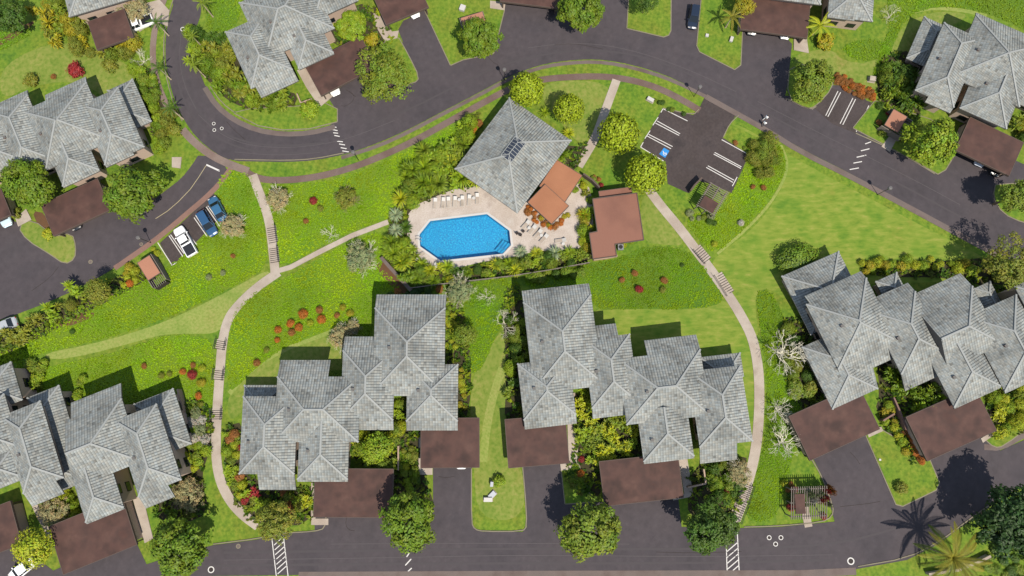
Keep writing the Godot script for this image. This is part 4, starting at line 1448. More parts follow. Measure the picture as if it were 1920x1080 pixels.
	island([440, 212, 470, 205, 560, 200, 600, 190, 632, 205, 632, 228, 580, 241, 530, 243, 485, 235], M.lawn, "curved lawn in front of the upper house", 0)
	# concrete aprons by the carports
	for a in [
		[[785, 780, 798, 780, 798, 877, 811, 877, 811, 890, 785, 890], "pale concrete walk beside the left middle carport"],
		[[584, 905, 592, 905, 592, 972, 616, 972, 616, 984, 584, 984], "pale concrete walk beside the carport of the left middle house"],
		[[1062, 740, 1078, 736, 1084, 860, 1084, 878, 1052, 882, 1050, 868, 1066, 860], "pale concrete walk beside the right middle carport"],
		[[1272, 862, 1288, 858, 1300, 930, 1262, 938, 1260, 930, 1283, 926], "pale concrete walk beside the lower right middle carport"],
		[[557, 132, 577, 128, 603, 170, 625, 180, 600, 202, 575, 165], "beige paved entry of the upper house"],
		[[700, 25, 720, 30, 735, 60, 748, 58, 745, 72, 722, 78, 705, 50], "beige paved entry by the upper driveway"],
		[[919, 2, 948, 5, 946, 20, 919, 16], "beige concrete pad at the top edge"],
		[[1488, 62, 1512, 70, 1516, 100, 1488, 94], "beige paving by the upper right carport"],
		[[1624, 806, 1652, 800, 1655, 808, 1628, 820], "beige apron of the right carport"],
		[[1838, 822, 1866, 806, 1868, 812, 1842, 830], "beige apron of the far right carport"],
		[[52, 930, 62, 925, 100, 1005, 90, 1010], "concrete walk beside the lower left house"],
		[[250, 935, 268, 928, 288, 1010, 272, 1018], "pinkish concrete walk beside the lower left carport"],
		[[30, 410, 50, 392, 60, 412, 35, 425], "concrete apron by the left edge carport"],
		[[323, 295, 341, 295, 339, 316, 323, 314], "square concrete pad on the lawn by the left street"],
		[[242, 15, 300, 0, 318, 20, 315, 50, 290, 40, 262, 60], "concrete driveway of the pickup in the upper left"],
		[[1667, 255, 1680, 262, 1668, 285, 1652, 275], "concrete apron of the peach roofed enclosure"],
	]:
		sheet("paving", poly(a[0]), M.pale, 0.145, a[1], "paving", 0.16)
	# painted lines
	var d := []
	mark("parking_lines", [1232, 227, 1275, 251, 1229, 231, 1273, 254, 1216, 252, 1261, 275, 1213, 255, 1258, 279, 1243, 204, 1289, 227, 1239, 211, 1243, 204, 1224, 235, 1234, 220, 1209, 260, 1219, 245, 1201, 276, 1206, 267, 1201, 276, 1244, 302], 0.13, "white bay lines on the left of the pavilion car park", 0.048)
	mark("parking_lines", [1340, 286, 1390, 313, 1338, 289, 1389, 316, 1327, 311, 1376, 338, 1324, 314, 1374, 342, 1353, 262, 1402, 289, 1373, 349, 1382, 332], 0.13, "white bay lines on the right of the pavilion car park", 0.048)
	mark("parking_lines", [1571, 171, 1548, 217, 1576, 173, 1552, 219, 1599, 184, 1575, 232, 1604, 186, 1580, 234, 1629, 198, 1605, 247, 1530, 193, 1523, 205], 0.13, "white bay lines behind the rust hedge", 0.048)
	mark("parking_lines", [296, 455, 323, 498, 317, 442, 343, 481, 320, 440, 347, 478, 341, 424, 370, 460, 364, 408, 389, 444, 367, 404, 392, 442, 387, 388, 412, 424, 390, 386, 415, 421, 323, 498, 331, 492], 0.13, "white bay lines of the small left car park", 0.048)
	mark("road_line", [387, 309, 411, 320, 411, 320, 410, 321], 0.28, "white stop bar at the top of the side street", 0.044)
	mark("road_line", [387, 310, 373, 332, 373, 332, 357, 355, 357, 355, 335, 378, 335, 378, 314, 396, 314, 396, 292, 410], 0.10, "cream centre line of the side street", 0.044, M.cream)
	for i in 7:
		d.append_array([514 + i * 1.1, 1022 + i * 9, 532 + i * 1.1, 1006 + i * 9])
	mark("crossing", [510, 1010, 518.5, 1082, 532, 1008, 540.5, 1082] + d, 0.13, "white ladder crossing left on the bottom street", 0.042)
	d = []
	for i in 5:
		d.append_array([1363 + i * 0.3, 1034 + i * 11, 1384 + i * 0.3, 1016 + i * 11])
	mark("crossing", [1361, 1000, 1363.5, 1082, 1382, 990, 1386.3, 1082] + d, 0.13, "white ladder crossing right on the bottom street", 0.042)
	mark("crossing", [760, 1060, 771, 1048, 760, 1076, 772, 1065, 762, 1045, 768, 1036], 0.16, "white dashes on the bottom street under the tree", 0.042)
	mark("crossing", [620, 237, 631, 239, 623, 243, 633, 245, 625, 249, 634, 250, 627, 254, 637, 256, 632, 265, 643, 266, 636, 270, 647, 272, 639, 277, 650, 279, 642, 283, 654, 285], 0.16, "row of short white dashes across the loop road", 0.042)
	mark("crossing", [1622, 270, 1633, 266, 1614, 283, 1630, 279, 1606, 295, 1624, 291, 1600, 306, 1616, 303, 1593, 318, 1610, 315], 0.16, "row of short white dashes across the right road", 0.042)
	# accessible bay symbol
	var st := begin()
	drape(st, poly([1245, 277, 1255, 283, 1247, 296, 1236, 289]), 0.048)
	var sy := part("bay_symbol", st.commit(), M.sky_blue, self)
	tag(sy, "blue square with white wheelchair symbol on the car park", "road marking", "", "structure")
	st = begin()
	var c := G(1246, 287.5)
	var ring := PackedVector2Array()
	for i in 15:
		var a := TAU * i / 18.0 - 0.7
		ring.append(Vector2(c.x + 0.02 + cos(a) * 0.27, c.z + 0.08 + sin(a) * 0.27))
	ribbon(st, ring, 0.10, 0.053)
	ribbon(st, PackedVector2Array([Vector2(c.x - 0.18, c.z - 0.28), Vector2(c.x - 0.06, c.z + 0.02), Vector2(c.x + 0.2, c.z + 0.0), Vector2(c.x + 0.34, c.z + 0.26)]), 0.12, 0.056)
	ribbon(st, PackedVector2Array([Vector2(c.x - 0.3, c.z - 0.34), Vector2(c.x - 0.18, c.z - 0.34)]), 0.14, 0.056)
	part("figure", st.commit(), M.paint, sy)
	# cracks and seams
	var sm := begin()
	for a in [[372, 215, 410, 250, 460, 272, 530, 278, 600, 272, 660, 258, 740, 226], [990, 90, 1050, 82, 1120, 82, 1200, 98, 1290, 130, 1380, 172], [340, 60, 336, 110, 345, 160, 368, 205], [440, 285, 520, 292, 600, 286], [1420, 190, 1560, 262, 1700, 330, 1800, 384]]:
		ribbon(sm, poly(a, 2, false), 0.10, 0.043)
	tag(part("asphalt_seam", sm.commit(), M.seam, self), "faint pale paving seams along the loop road", "road seam", "", "structure")
	sm = begin()
	for a in [[420, 1050, 700, 1046, 1000, 1040, 1300, 1044, 1560, 1040], [620, 1020, 900, 1018, 1180, 1020]]:
		ribbon(sm, poly(a, 2, false), 0.10, 0.043)
	tag(part("asphalt_seam", sm.commit(), M.seam, self), "faint pale paving seams along the bottom street", "road seam", "", "structure")
	sm = begin()
	for a in [[342, 40, 328, 110, 336, 170, 362, 222, 410, 262, 470, 284, 540, 288, 610, 282], [352, 42, 340, 110, 348, 166, 372, 212, 416, 250, 472, 270, 540, 274, 608, 268], [700, 232, 780, 200, 860, 158, 950, 118, 1050, 96, 1140, 94, 1230, 112, 1330, 156, 1440, 214, 1560, 280, 1700, 352, 1840, 428]]:
		ribbon(sm, poly(a, 2, false), 0.32, 0.037)
	for a in [[300, 1062, 600, 1058, 900, 1056, 1300, 1056, 1560, 1050], [420, 1036, 700, 1032, 1000, 1028, 1300, 1030, 1560, 1024, 1700, 985]]:
		ribbon(sm, poly(a, 2, false), 0.35, 0.037)
	tag(part("tyre_track", sm.commit(), M.track, self), "faint dark tyre tracks worn along the streets", "tyre track", "", "structure")
	var k := 0
	for a in [[[648, 168, 665, 178, 662, 190, 648, 200, 640, 198], "loop road by the upper carport"], [[655, 172, 668, 182], "driveway of the upper house"], [[650, 968, 648, 985, 655, 994, 665, 995], "driveway of the left middle house"], [[822, 893, 835, 896, 852, 893], "driveway by the middle lawn"], [[905, 95, 925, 118, 935, 122, 938, 140], "road below the upper tree island"], [[1040, 84, 1075, 82, 1100, 86, 1130, 92], "top of the loop road"], [[460, 262, 440, 245, 425, 228], "bend of the loop road"], [[1575, 950, 1630, 944, 1650, 940], "mouth of the right driveway"], [[60, 545, 95, 520, 110, 500], "side street at the left"], [[1230, 1035, 1300, 1037, 1390, 1034], "bottom street near the right crossing"], [[1594, 848, 1604, 858, 1612, 870], "right carport driveway"], [[850, 320, 1, 1], ""]]:
		if a[1] == "":
			continue
		var l := begin()
		ribbon(l, poly(a[0], 1, false), 0.07, 0.044)
		tag(part("crack", l.commit(), M.timber_dark, self), "thin dark crack in the " + a[1], "crack", "", "structure")
		k += 1

func houses() -> void:
	var b := building("terrace_house", 655, 750, 0, "grey shingled house with stepped hip roofs between the left path and the middle lawn")
	wing(b, 703, 577, 833, 737, 5.0, {"n": [25, 0, 1], "s": [5, 0, 1]})
	wing(b, 764, 683, 858, 790, 4.6, {"s": [16, 0, 1]})
	wing(b, 643, 657, 737, 788, 4.85, {"n": [25, 0, 1], "s": [17, 0, 1]})
	wing(b, 520, 706, 672, 829, 5.05, {"n": [29, 0, 0.61]})
	wing(b, 563, 770, 652, 899, 4.7, {"gn": 1, "s": [4, 0, 1]})
	wing(b, 456, 743, 552, 889, 4.9, {"s": [28, 0.33, 1]})
	wing(b, 458, 722, 530, 775, 2.3, {"gs": 1})
	finish_building(b)
	b = building("terrace_house", 1190, 730, -6.5, "grey shingled house with stepped hip roofs left of the right path")
	wing(b, 981, 567, 1130, 718, 5.0, {"n": [22, 0, 1], "s": [5, 0, 1]})
	wing(b, 970, 682, 1080, 777, 4.6, {"s": [16, 0, 1]})
	wing(b, 1181, 626, 1110, 766, 4.85, {"n": [22, 0, 0.75], "s": [18, 0, 1]})
	wing(b, 1313, 655, 1175, 797, 5.05, {"n": [27, 0.36, 1]})
	wing(b, 1207, 866, 1287, 757, 4.7, {"gn": 1, "s": [4, 0, 1]})
	wing(b, 1389, 685, 1312, 839, 4.9, {"s": [29, 0, 0.7]})
	wing(b, 1388, 661, 1318, 715, 2.3, {"gs": 1})
	finish_building(b)
	b = building("terrace_house", 1690, 640, -23.5, "grey shingled house with low side roofs at the right edge below the wide lawn")
	wing(b, 1465, 518, 1628, 580, 1.5, {})
	wing(b, 1511, 571, 1686, 641, 4.6, {"n": [14, 0.06, 1], "s": [64, 0, 0.52], "s2": [24, 0.52, 0.95]})
	wing(b, 1503, 651, 1646, 729, 3.0, {})
	wing(b, 1716, 546, 1690, 702, 4.5, {"n": [18, 0, 1], "s": [32, 0, 1]})
	wing(b, 1641, 528, 1708, 562, 2.0, {})
	wing(b, 1823, 536, 1777, 693, 4.7, {"n": [27, 0, 1], "axis": "u", "gw": 1})
	wing(b, 1789, 764, 1817, 612, 4.3, {"gn": 1, "s": [3, 0, 1]})
	wing(b, 1884, 734, 1905, 552, 4.5, {"s": [4, 0, 1]})
	wing(b, 1826, 541, 1884, 578, 2.0, {})
	wing(b, 1940, 520, 1990, 700, 4.6, {})
	finish_building(b)
	b = building("terrace_house", 170, 830, -22, "grey shingled house with sawtooth hip roofs in the lower left corner")
	wing(b, 228, 747, 159, 908, 5.9, {"n": [28, 0.1, 1], "axis": "u", "gw": 1})
	wing(b, 161, 980, 194, 829, 5.5, {"gn": 1, "s": [3, 0, 1]})
	wing(b, 76, 751, 44, 926, 6.3, {"s": [24, 0, 0.8]})
	wing(b, 111, 722, 105, 925, 3.6, {})
	wing(b, 294, 757, 260, 932, 6.1, {"s": [22, 0, 0.68]})
	wing(b, 325, 728, 285, 862, 3.4, {})
	wing(b, 21, 678, -60, 790, 4.6, {})
	wing(b, 8, 738, -70, 880, 6.4, {})
	wing(b, 30, 830, -60, 940, 5.8, {})
	finish_building(b)
	b = building("terrace_house", 130, 240, -26.5, "grey shingled house with hip roofs left of the loop road")
	wing(b, 162, 154, 86, 320, 5.0, {"n": [16, 0.37, 1]})
	wing(b, 118, 350, 139, 208, 4.7, {"gn": 1, "s": [2, 0, 1]})
	wing(b, 222, 164, 197, 310, 5.0, {"s": [4, 0, 0.7]})
	wing(b, 249, 148, 236, 250, 2.4, {})
	wing(b, 52, 178, 30, 333, 4.9, {"n": [14, 0, 1]})
	wing(b, 5, 200, -60, 350, 4.8, {})
	finish_building(b)
	b = building("terrace_house", 530, 70, -26.2, "grey shingled house with hip roofs inside the loop road at the top")
	wing(b, 498, 112, 576, -52, 5.0, {})
	wing(b, 560, 129, 572, -12, 4.7, {"gn": 1, "s": [2, 0, 1]})
	wing(b, 422, 60, 549, 131, 4.9, {"s": [20, 0.1, 1]})
	wing(b, 590, 38, 630, -84, 4.8, {})
	finish_building(b)
	b = building("terrace_house", 1830, 130, 26, "grey shingled house with hip roofs in the upper right corner")
	wing(b, 1770, 42, 1788, 202, 5.0, {"s": [10, 0.35, 1]})
	wing(b, 1830, 28, 1911, 201, 5.1, {"n": [8, 0, 1]})
	wing(b, 1799, 203, 1931, 133, 4.7, {"gn": 1})
	wing(b, 1733, 31, 1750, 132, 2.3, {})
	wing(b, 1905, 97, 1990, 230, 2.6, {})
	finish_building(b)
	b = building("terrace_house", 1590, -20, 8, "grey shingled roof cut by the top edge beside a carport")
	wing(b, 1552, 30, 1645, -90, 4.6, {"s": [2, 0.0, 0.6]})
	wing(b, 1390, -10, 1548, -100, 4.6, {})
	finish_building(b)
	b = building("terrace_house", 180, -20, -18, "grey shingled roof cut by the top left edge")
	wing(b, 130, 32, 230, -90, 4.6, {})
	finish_building(b)
	flat_roof("carport", [790, 785, 898, 784, 898, 876], 2.8, 0.35, M.flat_brown, "brown flat-roofed carport beside the middle lawn, left side", "carport", "carports of the houses")
	flat_roof("carport", [592, 879, 737, 880, 735, 970], 2.8, 0.35, M.flat_brown, "brown flat-roofed carport below the left middle house, near the ladder crossing", "carport", "carports of the houses")
	flat_roof("carport", [947, 787, 1059, 778, 1066, 868], 2.8, 0.35, M.flat_brown, "brown flat-roofed carport beside the middle lawn, right side", "carport", "carports of the houses")
	flat_roof("carport", [1124, 866, 1270, 850, 1284, 932], 2.8, 0.35, M.flat_brown, "brown flat-roofed carport between the two lower street trees", "carport", "carports of the houses")
	flat_roof("carport", [1519, 863, 1649, 804, 1611, 722], 2.5, 0.35, M.flat_brown, "brown carport with a mossy patch beside the bare trees on the right", "carport", "carports of the houses")
	flat_roof("carport", [1739, 864, 1868, 807, 1831, 725], 2.8, 0.35, M.flat_brown, "brown flat-roofed carport behind the rust shrubs on the right", "carport", "carports of the houses")
	flat_roof("carport", [119, 1077, 256, 1021, 220, 936], 2.8, 0.35, M.flat_brown, "brown flat-roofed carport of the lower left house beside the round tree", "carport", "carports of the houses")
	flat_roof("carport", [40, 1020, -70, 1062, -100, 985], 2.8, 0.35, M.flat_brown, "brown carport cut by the lower left edge", "carport", "carports of the houses")
	flat_roof("carport", [101, 442, 207, 393, 183, 335], 2.8, 0.35, M.flat_brown, "brown carport between two round trees on the left street", "carport", "carports of the houses")
	flat_roof("carport", [20, 402, -60, 438, -80, 390], 2.8, 0.35, M.flat_brown, "brown carport cut by the left edge", "carport", "carports of the houses")
	flat_roof("carport", [602, 179, 707, 125, 678, 67], 2.8, 0.35, M.flat_brown, "brown carport half under the big tree inside the loop road", "carport", "carports of the houses")
	flat_roof("carport", [724, 46, 803, 13, 780, -40], 2.8, 0.35, M.flat_brown, "brown carport cut by the top edge above the upper driveway", "carport", "carports of the houses")
	flat_roof("carport", [938, 2, 1045, 15, 1053, -50], 2.8, 0.35, M.flat_brown, "brown carport edge at the top beside the mulch bed", "carport", "carports of the houses")
	flat_roof("carport", [1388, 54, 1513, 71, 1524, -10], 2.8, 0.35, M.flat_brown, "brown carport at the top edge beside the pointed lawn", "carport", "carports of the houses")
	flat_roof("carport", [1792, 281, 1892, 329, 1920, 268], 2.8, 0.35, M.flat_brown, "brown carport of the upper right house with two cars beneath", "carport", "carports of the houses")
	flat_roof("carport", [165, 41, 232, 17, 251, 68], 2.8, 0.35, M.flat_brown, "brown carport beside the white pickup in the upper left", "carport", "carports of the houses")

func pool_area() -> void:
	var yd := 0.48
	var pool := poly([807, 415, 913, 402, 955, 433, 958, 460, 943, 476, 826, 489, 788, 462, 787, 440])
	var deck := poly([766, 402, 778, 386, 812, 371, 850, 356, 905, 348, 960, 350, 1010, 380, 1060, 360, 1088, 338, 1104, 352, 1110, 372, 1112, 425, 1098, 455, 1085, 466, 1000, 472, 962, 482, 900, 492, 835, 508, 800, 497, 775, 470, 764, 440])
	sheet("pool_terrace", deck, M.deck, 0.0, "pale concrete terrace round the swimming pool", "terrace", 0.7, yd, pool)
	var p := base("swimming_pool", Vector3(pool[0].x, yd, pool[0].y), "blue eight-sided swimming pool with a white rim beside the pavilion", "swimming pool")
	var sparkle_mottle := ground_mat(61, [C(0, 100, 158, 1.75), C(0, 146, 204, 1.75), C(4, 172, 222, 1.75), C(110, 224, 246, 1.75)], 9.0, 0.05, [grey(0.92), grey(1)], 0.5)  # light and dark cyan mottle paints the water's sparkle into the basin colour
	var st := begin()
	var off := Vector3(pool[0].x, yd, pool[0].y)
	drape(st, pool, -1.35, 0.0, yd)
	var n := pool.size()
	for i in n:
		var a := Vector3(pool[i].x, yd, pool[i].y)
		var e: Vector2 = pool[(i + 1) % n]
		var c := Vector3(e.x, yd, e.y)
		quad(st, a, c, c - Vector3(0, 1.4, 0), a - Vector3(0, 1.4, 0))
	part("basin", st.commit(), sparkle_mottle, p, Transform3D(Basis(), -off))
	var rim: Array = Geometry2D.offset_polygon(pool, 0.36, Geometry2D.JOIN_MITER)
	st = begin()
	drape(st, rim[0], 0.06, 0.1, yd, pool)
	for i in n:
		var e: Vector2 = pool[(i + 1) % n]
		quad(st, Vector3(pool[i].x, yd + 0.06, pool[i].y), Vector3(e.x, yd + 0.06, e.y), Vector3(e.x, yd - 0.1, e.y), Vector3(pool[i].x, yd - 0.1, pool[i].y))
	part("coping", st.commit(), M.white, p, Transform3D(Basis(), -off))
	var wm := StandardMaterial3D.new()
	wm.transparency = BaseMaterial3D.TRANSPARENCY_ALPHA
	wm.albedo_color = Color(0.0, 0.45, 0.85, 0.03)
	wm.roughness = 0.06
	wm.metallic_specular = 0.22
	wm.normal_enabled = true
	var nt := noise_tex(63, 0.035, [grey(0), grey(1)], 512, 3)
	nt.as_normal_map = true
	nt.bump_strength = 6.0
	wm.normal_texture = nt
	wm.normal_scale = 0.8
	wm.uv1_scale = Vector3(0.16, 0.16, 1)
	st = begin()
	drape(st, pool, -0.10, 0.0, yd)
	part("water", st.commit(), wm, p, Transform3D(Basis(), -off))
	# submerged steps in the right lower corner
	var sa := P(958, 458, yd) - off
	var sb := P(942, 477, yd) - off
	for i in 3:
		var inn := Vector3(-0.8, 0, -0.55) * (i + 0.5) * 0.55
		bar("pool_step", sa + inn - Vector3(0, 0.35 + i * 0.3, 0), sb + inn - Vector3(0, 0.35 + i * 0.3, 0), 0.5, 0.2, sparkle_mottle, p)
	st = begin()
	for k in [-0.25, 0.25]:
		var l := P(786, 449, yd) - off + Vector3(0, 0, k)
		tube(st, [l + Vector3(-0.5, 0, 0), l + Vector3(-0.45, 0.75, 0), l + Vector3(0.1, 0.8, 0), l + Vector3(0.3, 0.2, 0), l + Vector3(0.3, -0.7, 0)], [0.04, 0.04, 0.04, 0.04, 0.04], 6)
	part("ladder", st.commit(), M.white, p)
	# pavilion
	var b := building("pool_pavilion", 966, 290, 36, "square pavilion with a great grey hip roof and ridge skylight beside the pool")
	here.y = yd
	b.position.y = yd
	wing(b, 955, 183, 970, 400, 3.0, {"pitch": 0.46, "inset": 1.6})
	var w: Array = wings[0]
	var u := Vector3(cos(turn_b), 0, sin(turn_b))
	var v := Vector3(-sin(turn_b), 0, cos(turn_b))
	var mid: Vector3 = w[0] + u * w[1] / 2 + v * w[2] / 2
	var rise: float = minf(w[1], w[2]) / 2 * 0.46
	var sk := Node3D.new()
	put(sk, "skylight", b)
	sk.position = mid + Vector3(0, rise - 0.62, 0)
	sk.rotation.y = -turn_b
	var g := begin()
	var hx := 1.05
	var hz := 2.0
	var ry := 0.84
	var c0 := [Vector3(-hx, 0.35, -hz), Vector3(hx, 0.35, -hz), Vector3(hx, 0.35, hz), Vector3(-hx, 0.35, hz)]
	var r0 := Vector3(0, ry, -hz + hx * 0.75)
	var r1 := Vector3(0, ry, hz - hx * 0.75)
	for i in 4:
		quad(g, c0[i], c0[(i + 1) % 4], c0[(i + 1) % 4] - Vector3(0, 0.5, 0), c0[i] - Vector3(0, 0.5, 0))
	for f in [[c0[0], c0[1], r0], [c0[2], c0[3], r1]]:
		tri(g, f[0], f[1], f[2])
	quad(g, c0[1], c0[2], r1, r0)
	quad(g, c0[3], c0[0], r0, r1)
	part("pane", g.commit(), plain(Color(0.16, 0.18, 0.22), 0.15), sk)
	for e in [[r0, r1], [c0[0], r0], [c0[1], r0], [c0[2], r1], [c0[3], r1], [c0[0], c0[1]], [c0[1], c0[2]], [c0[2], c0[3]], [c0[3], c0[0]]]:
		bar("bar", e[0], e[1], 0.10, 0.10, M.cap, sk)
	for k in range(1, 7):
		var z := -hz + 2 * hz * k / 7.0
		var top := Vector3(0, ry, clampf(z, r0.z, r1.z))
		for s in [-1.0, 1.0]:
			bar("bar", Vector3(s * hx, 0.37, z), Vector3(lerpf(s * hx, 0, 1.0 if absf(z) < absf(r0.z) else 0.6), lerpf(0.37, top.y + 0.02, 1.0 if absf(z) < absf(r0.z) else 0.6), z), 0.07, 0.07, M.cap, sk)
	finish_building(b)
	flat_roof("canopy", [1044, 300, 1091, 329, 1059, 378], 2.7, 0.3, M.flat_orange, "upper orange flat canopy roof joined to the pavilion by the path", "canopy")
	flat_roof("canopy", [1022, 346, 1066, 386, 1036, 421], 3.0, 0.3, M.flat_orange, "lower orange flat canopy roof with orange flowers at its foot", "canopy")
	# brown pool house
	flat_outline("pool_house", [1111, 373, 1194, 362, 1207, 450, 1153, 458, 1156, 480, 1112, 486, 1105, 437, 1120, 434], 2.9, M.flat_red, "brown flat-roofed pool house with a parapet beside the striped lawn", "house")
	flat_roof("pool_house_porch", [1123, 359, 1183, 351, 1186, 372], 2.4, 0.3, M.flat_red, "small dark red porch roof behind the brown pool house", "porch")
	# loungers
	var i := 0
	for a in [[816, 381, 92], [831, 380, 95], [841, 379, 88], [853, 378, 94], [867, 377, 90], [880, 375, 92], [895, 372, 88]]:
		lounger(a[0], a[1], a[2] + 180, yd, "white sun lounger in the row of seven above the pool", "loungers above the pool")
		i += 1
	for a in [[986, 421], [998, 430], [1009, 438], [1020, 447]]:
		lounger(a[0], a[1], -48, yd, "white sun lounger in the slanting row of four right of the pool", "loungers right of the pool")
	lounger(1051, 451, -8, yd, "single white sun lounger beside a round table near the palms", "")
	lounger(787, 480, 145, yd, "white sun lounger at the lower left pool edge by the bushes", "")
	lounger(814, 502, -60, yd, "white sun lounger below the pool between palms", "")
	for a in [[861, 374, "round white table among the seven loungers"], [888, 371, "round white table at the right end of the seven loungers"], [992, 427, "round white table between the first two slanting loungers"], [1015, 441, "round white table between the last two slanting loungers"], [1056, 457, "round white table by the single lounger near the palms"]]:
		var t := P(a[0], a[1], yd + 0.5)
		var o := base("side_table", Vector3(t.x, yd, t.z), a[2], "table")
		st = begin()
		tube(st, [Vector3(0, 0.44, 0), Vector3(0, 0.48, 0), Vector3(0, 0.485, 0)], [0.28, 0.28, 0.01], 16)
		part("table_top", st.commit(), M.white, o)
		st = begin()
		tube(st, [Vector3(0, 0, 0), Vector3(0, 0.03, 0), Vector3(0, 0.06, 0), Vector3(0, 0.45, 0)], [0.18, 0.16, 0.03, 0.03], 8)
		part("stand", st.commit(), M.white, o)
	for a in [[970, 437, 20], [976, 440, 70], [981, 433, 45]]:
		var t := P(a[0], a[1], yd + 0.5)
		var o := base("patio_chair", Vector3(t.x, yd, t.z), "small dark metal patio chair left of the slanting loungers", "chair", "dark patio chairs", deg_to_rad(a[2]))
		box("seat", Vector3(0.45, 0.04, 0.45), Vector3(0, 0.44, 0), M.timber_dark, o)
		bar("backrest", Vector3(-0.22, 0.46, 0), Vector3(-0.32, 0.9, 0), 0.42, 0.04, M.timber_dark, o)
		for x in [-0.2, 0.2]:
			for z in [-0.2, 0.2]:
				box("leg", Vector3(0.03, 0.43, 0.03), Vector3(x, 0.215, z), M.timber_dark, o)
	# fence and walls
	fence([[770, 542], [830, 534], [900, 526], [960, 519], [1030, 508], [1105, 494]], 1.1, "long grey fence of upright boards along the lower side of the pool garden")
	stone_wall([[716, 484], [732, 502], [752, 524], [772, 546]], 0.8, 0.5, M.gutter, "grey retaining wall at the lower left corner of the pool garden")
	stone_wall([[1092, 331], [1108, 342], [1122, 356]], 1.6, 0.2, M.timber, "low brown garden wall between the orange canopy and the pool house")
	stone_wall([[1112, 488], [1135, 485], [1156, 481]], 0.9, 0.25, M.beige, "pale garden wall below the brown pool house")
	var ac := G(1164, 463, 0.8)
	var o2 := base("air_conditioner", ac, "grey air conditioner with a round fan behind the brown pool house", "air conditioner")
	box("cabinet", Vector3(0.9, 0.8, 0.9), Vector3(0, 0.4, 0), M.steel, o2)
	var cy := CylinderMesh.new()
	cy.top_radius = 0.34
	cy.bottom_radius = 0.34
	cy.height = 0.06
	part("fan", cy, M.black, o2, Transform3D(Basis(), Vector3(0, 0.82, 0)))

func fence(a: Array, h: float, label: String) -> void:
	var g := G(a[0][0], a[0][1])
	var o := base("fence", g, label, "fence")
	for i in a.size() - 1:
		var p := G(a[i][0], a[i][1])
		var q := G(a[i + 1][0], a[i + 1][1])
		var n := int((q - p).length() / 0.5)
		for j in n:
			var c := p.lerp(q, (j + 0.5) / n) - g
			box("board", Vector3(0.4, h + 0.3, 0.05), c + Vector3(0, h / 2 - 0.15, 0), M.timber_grey if j % 3 else M.timber, o, -atan2(q.z - p.z, q.x - p.x))
		bar("rail", p - g + Vector3(0, h + 0.02, 0), q - g + Vector3(0, h + 0.02, 0), 0.12, 0.05, M.timber_grey, o)

func stone_wall(a: Array, h: float, w: float, m: Material, label: String) -> void:
	var g := G(a[0][0], a[0][1])
	var o := base("garden_wall", g, label, "wall")
	for i in a.size() - 1:
		var p := G(a[i][0], a[i][1]) - g
		var q := G(a[i + 1][0], a[i + 1][1]) - g
		bar("section", p + Vector3(0, h / 2 - 0.2, 0), q + Vector3(0, h / 2 - 0.2, 0), w, h + 0.4, m, o)
		bar("coping", p + Vector3(0, h + 0.03, 0), q + Vector3(0, h + 0.03, 0), w + 0.08, 0.06, m, o)

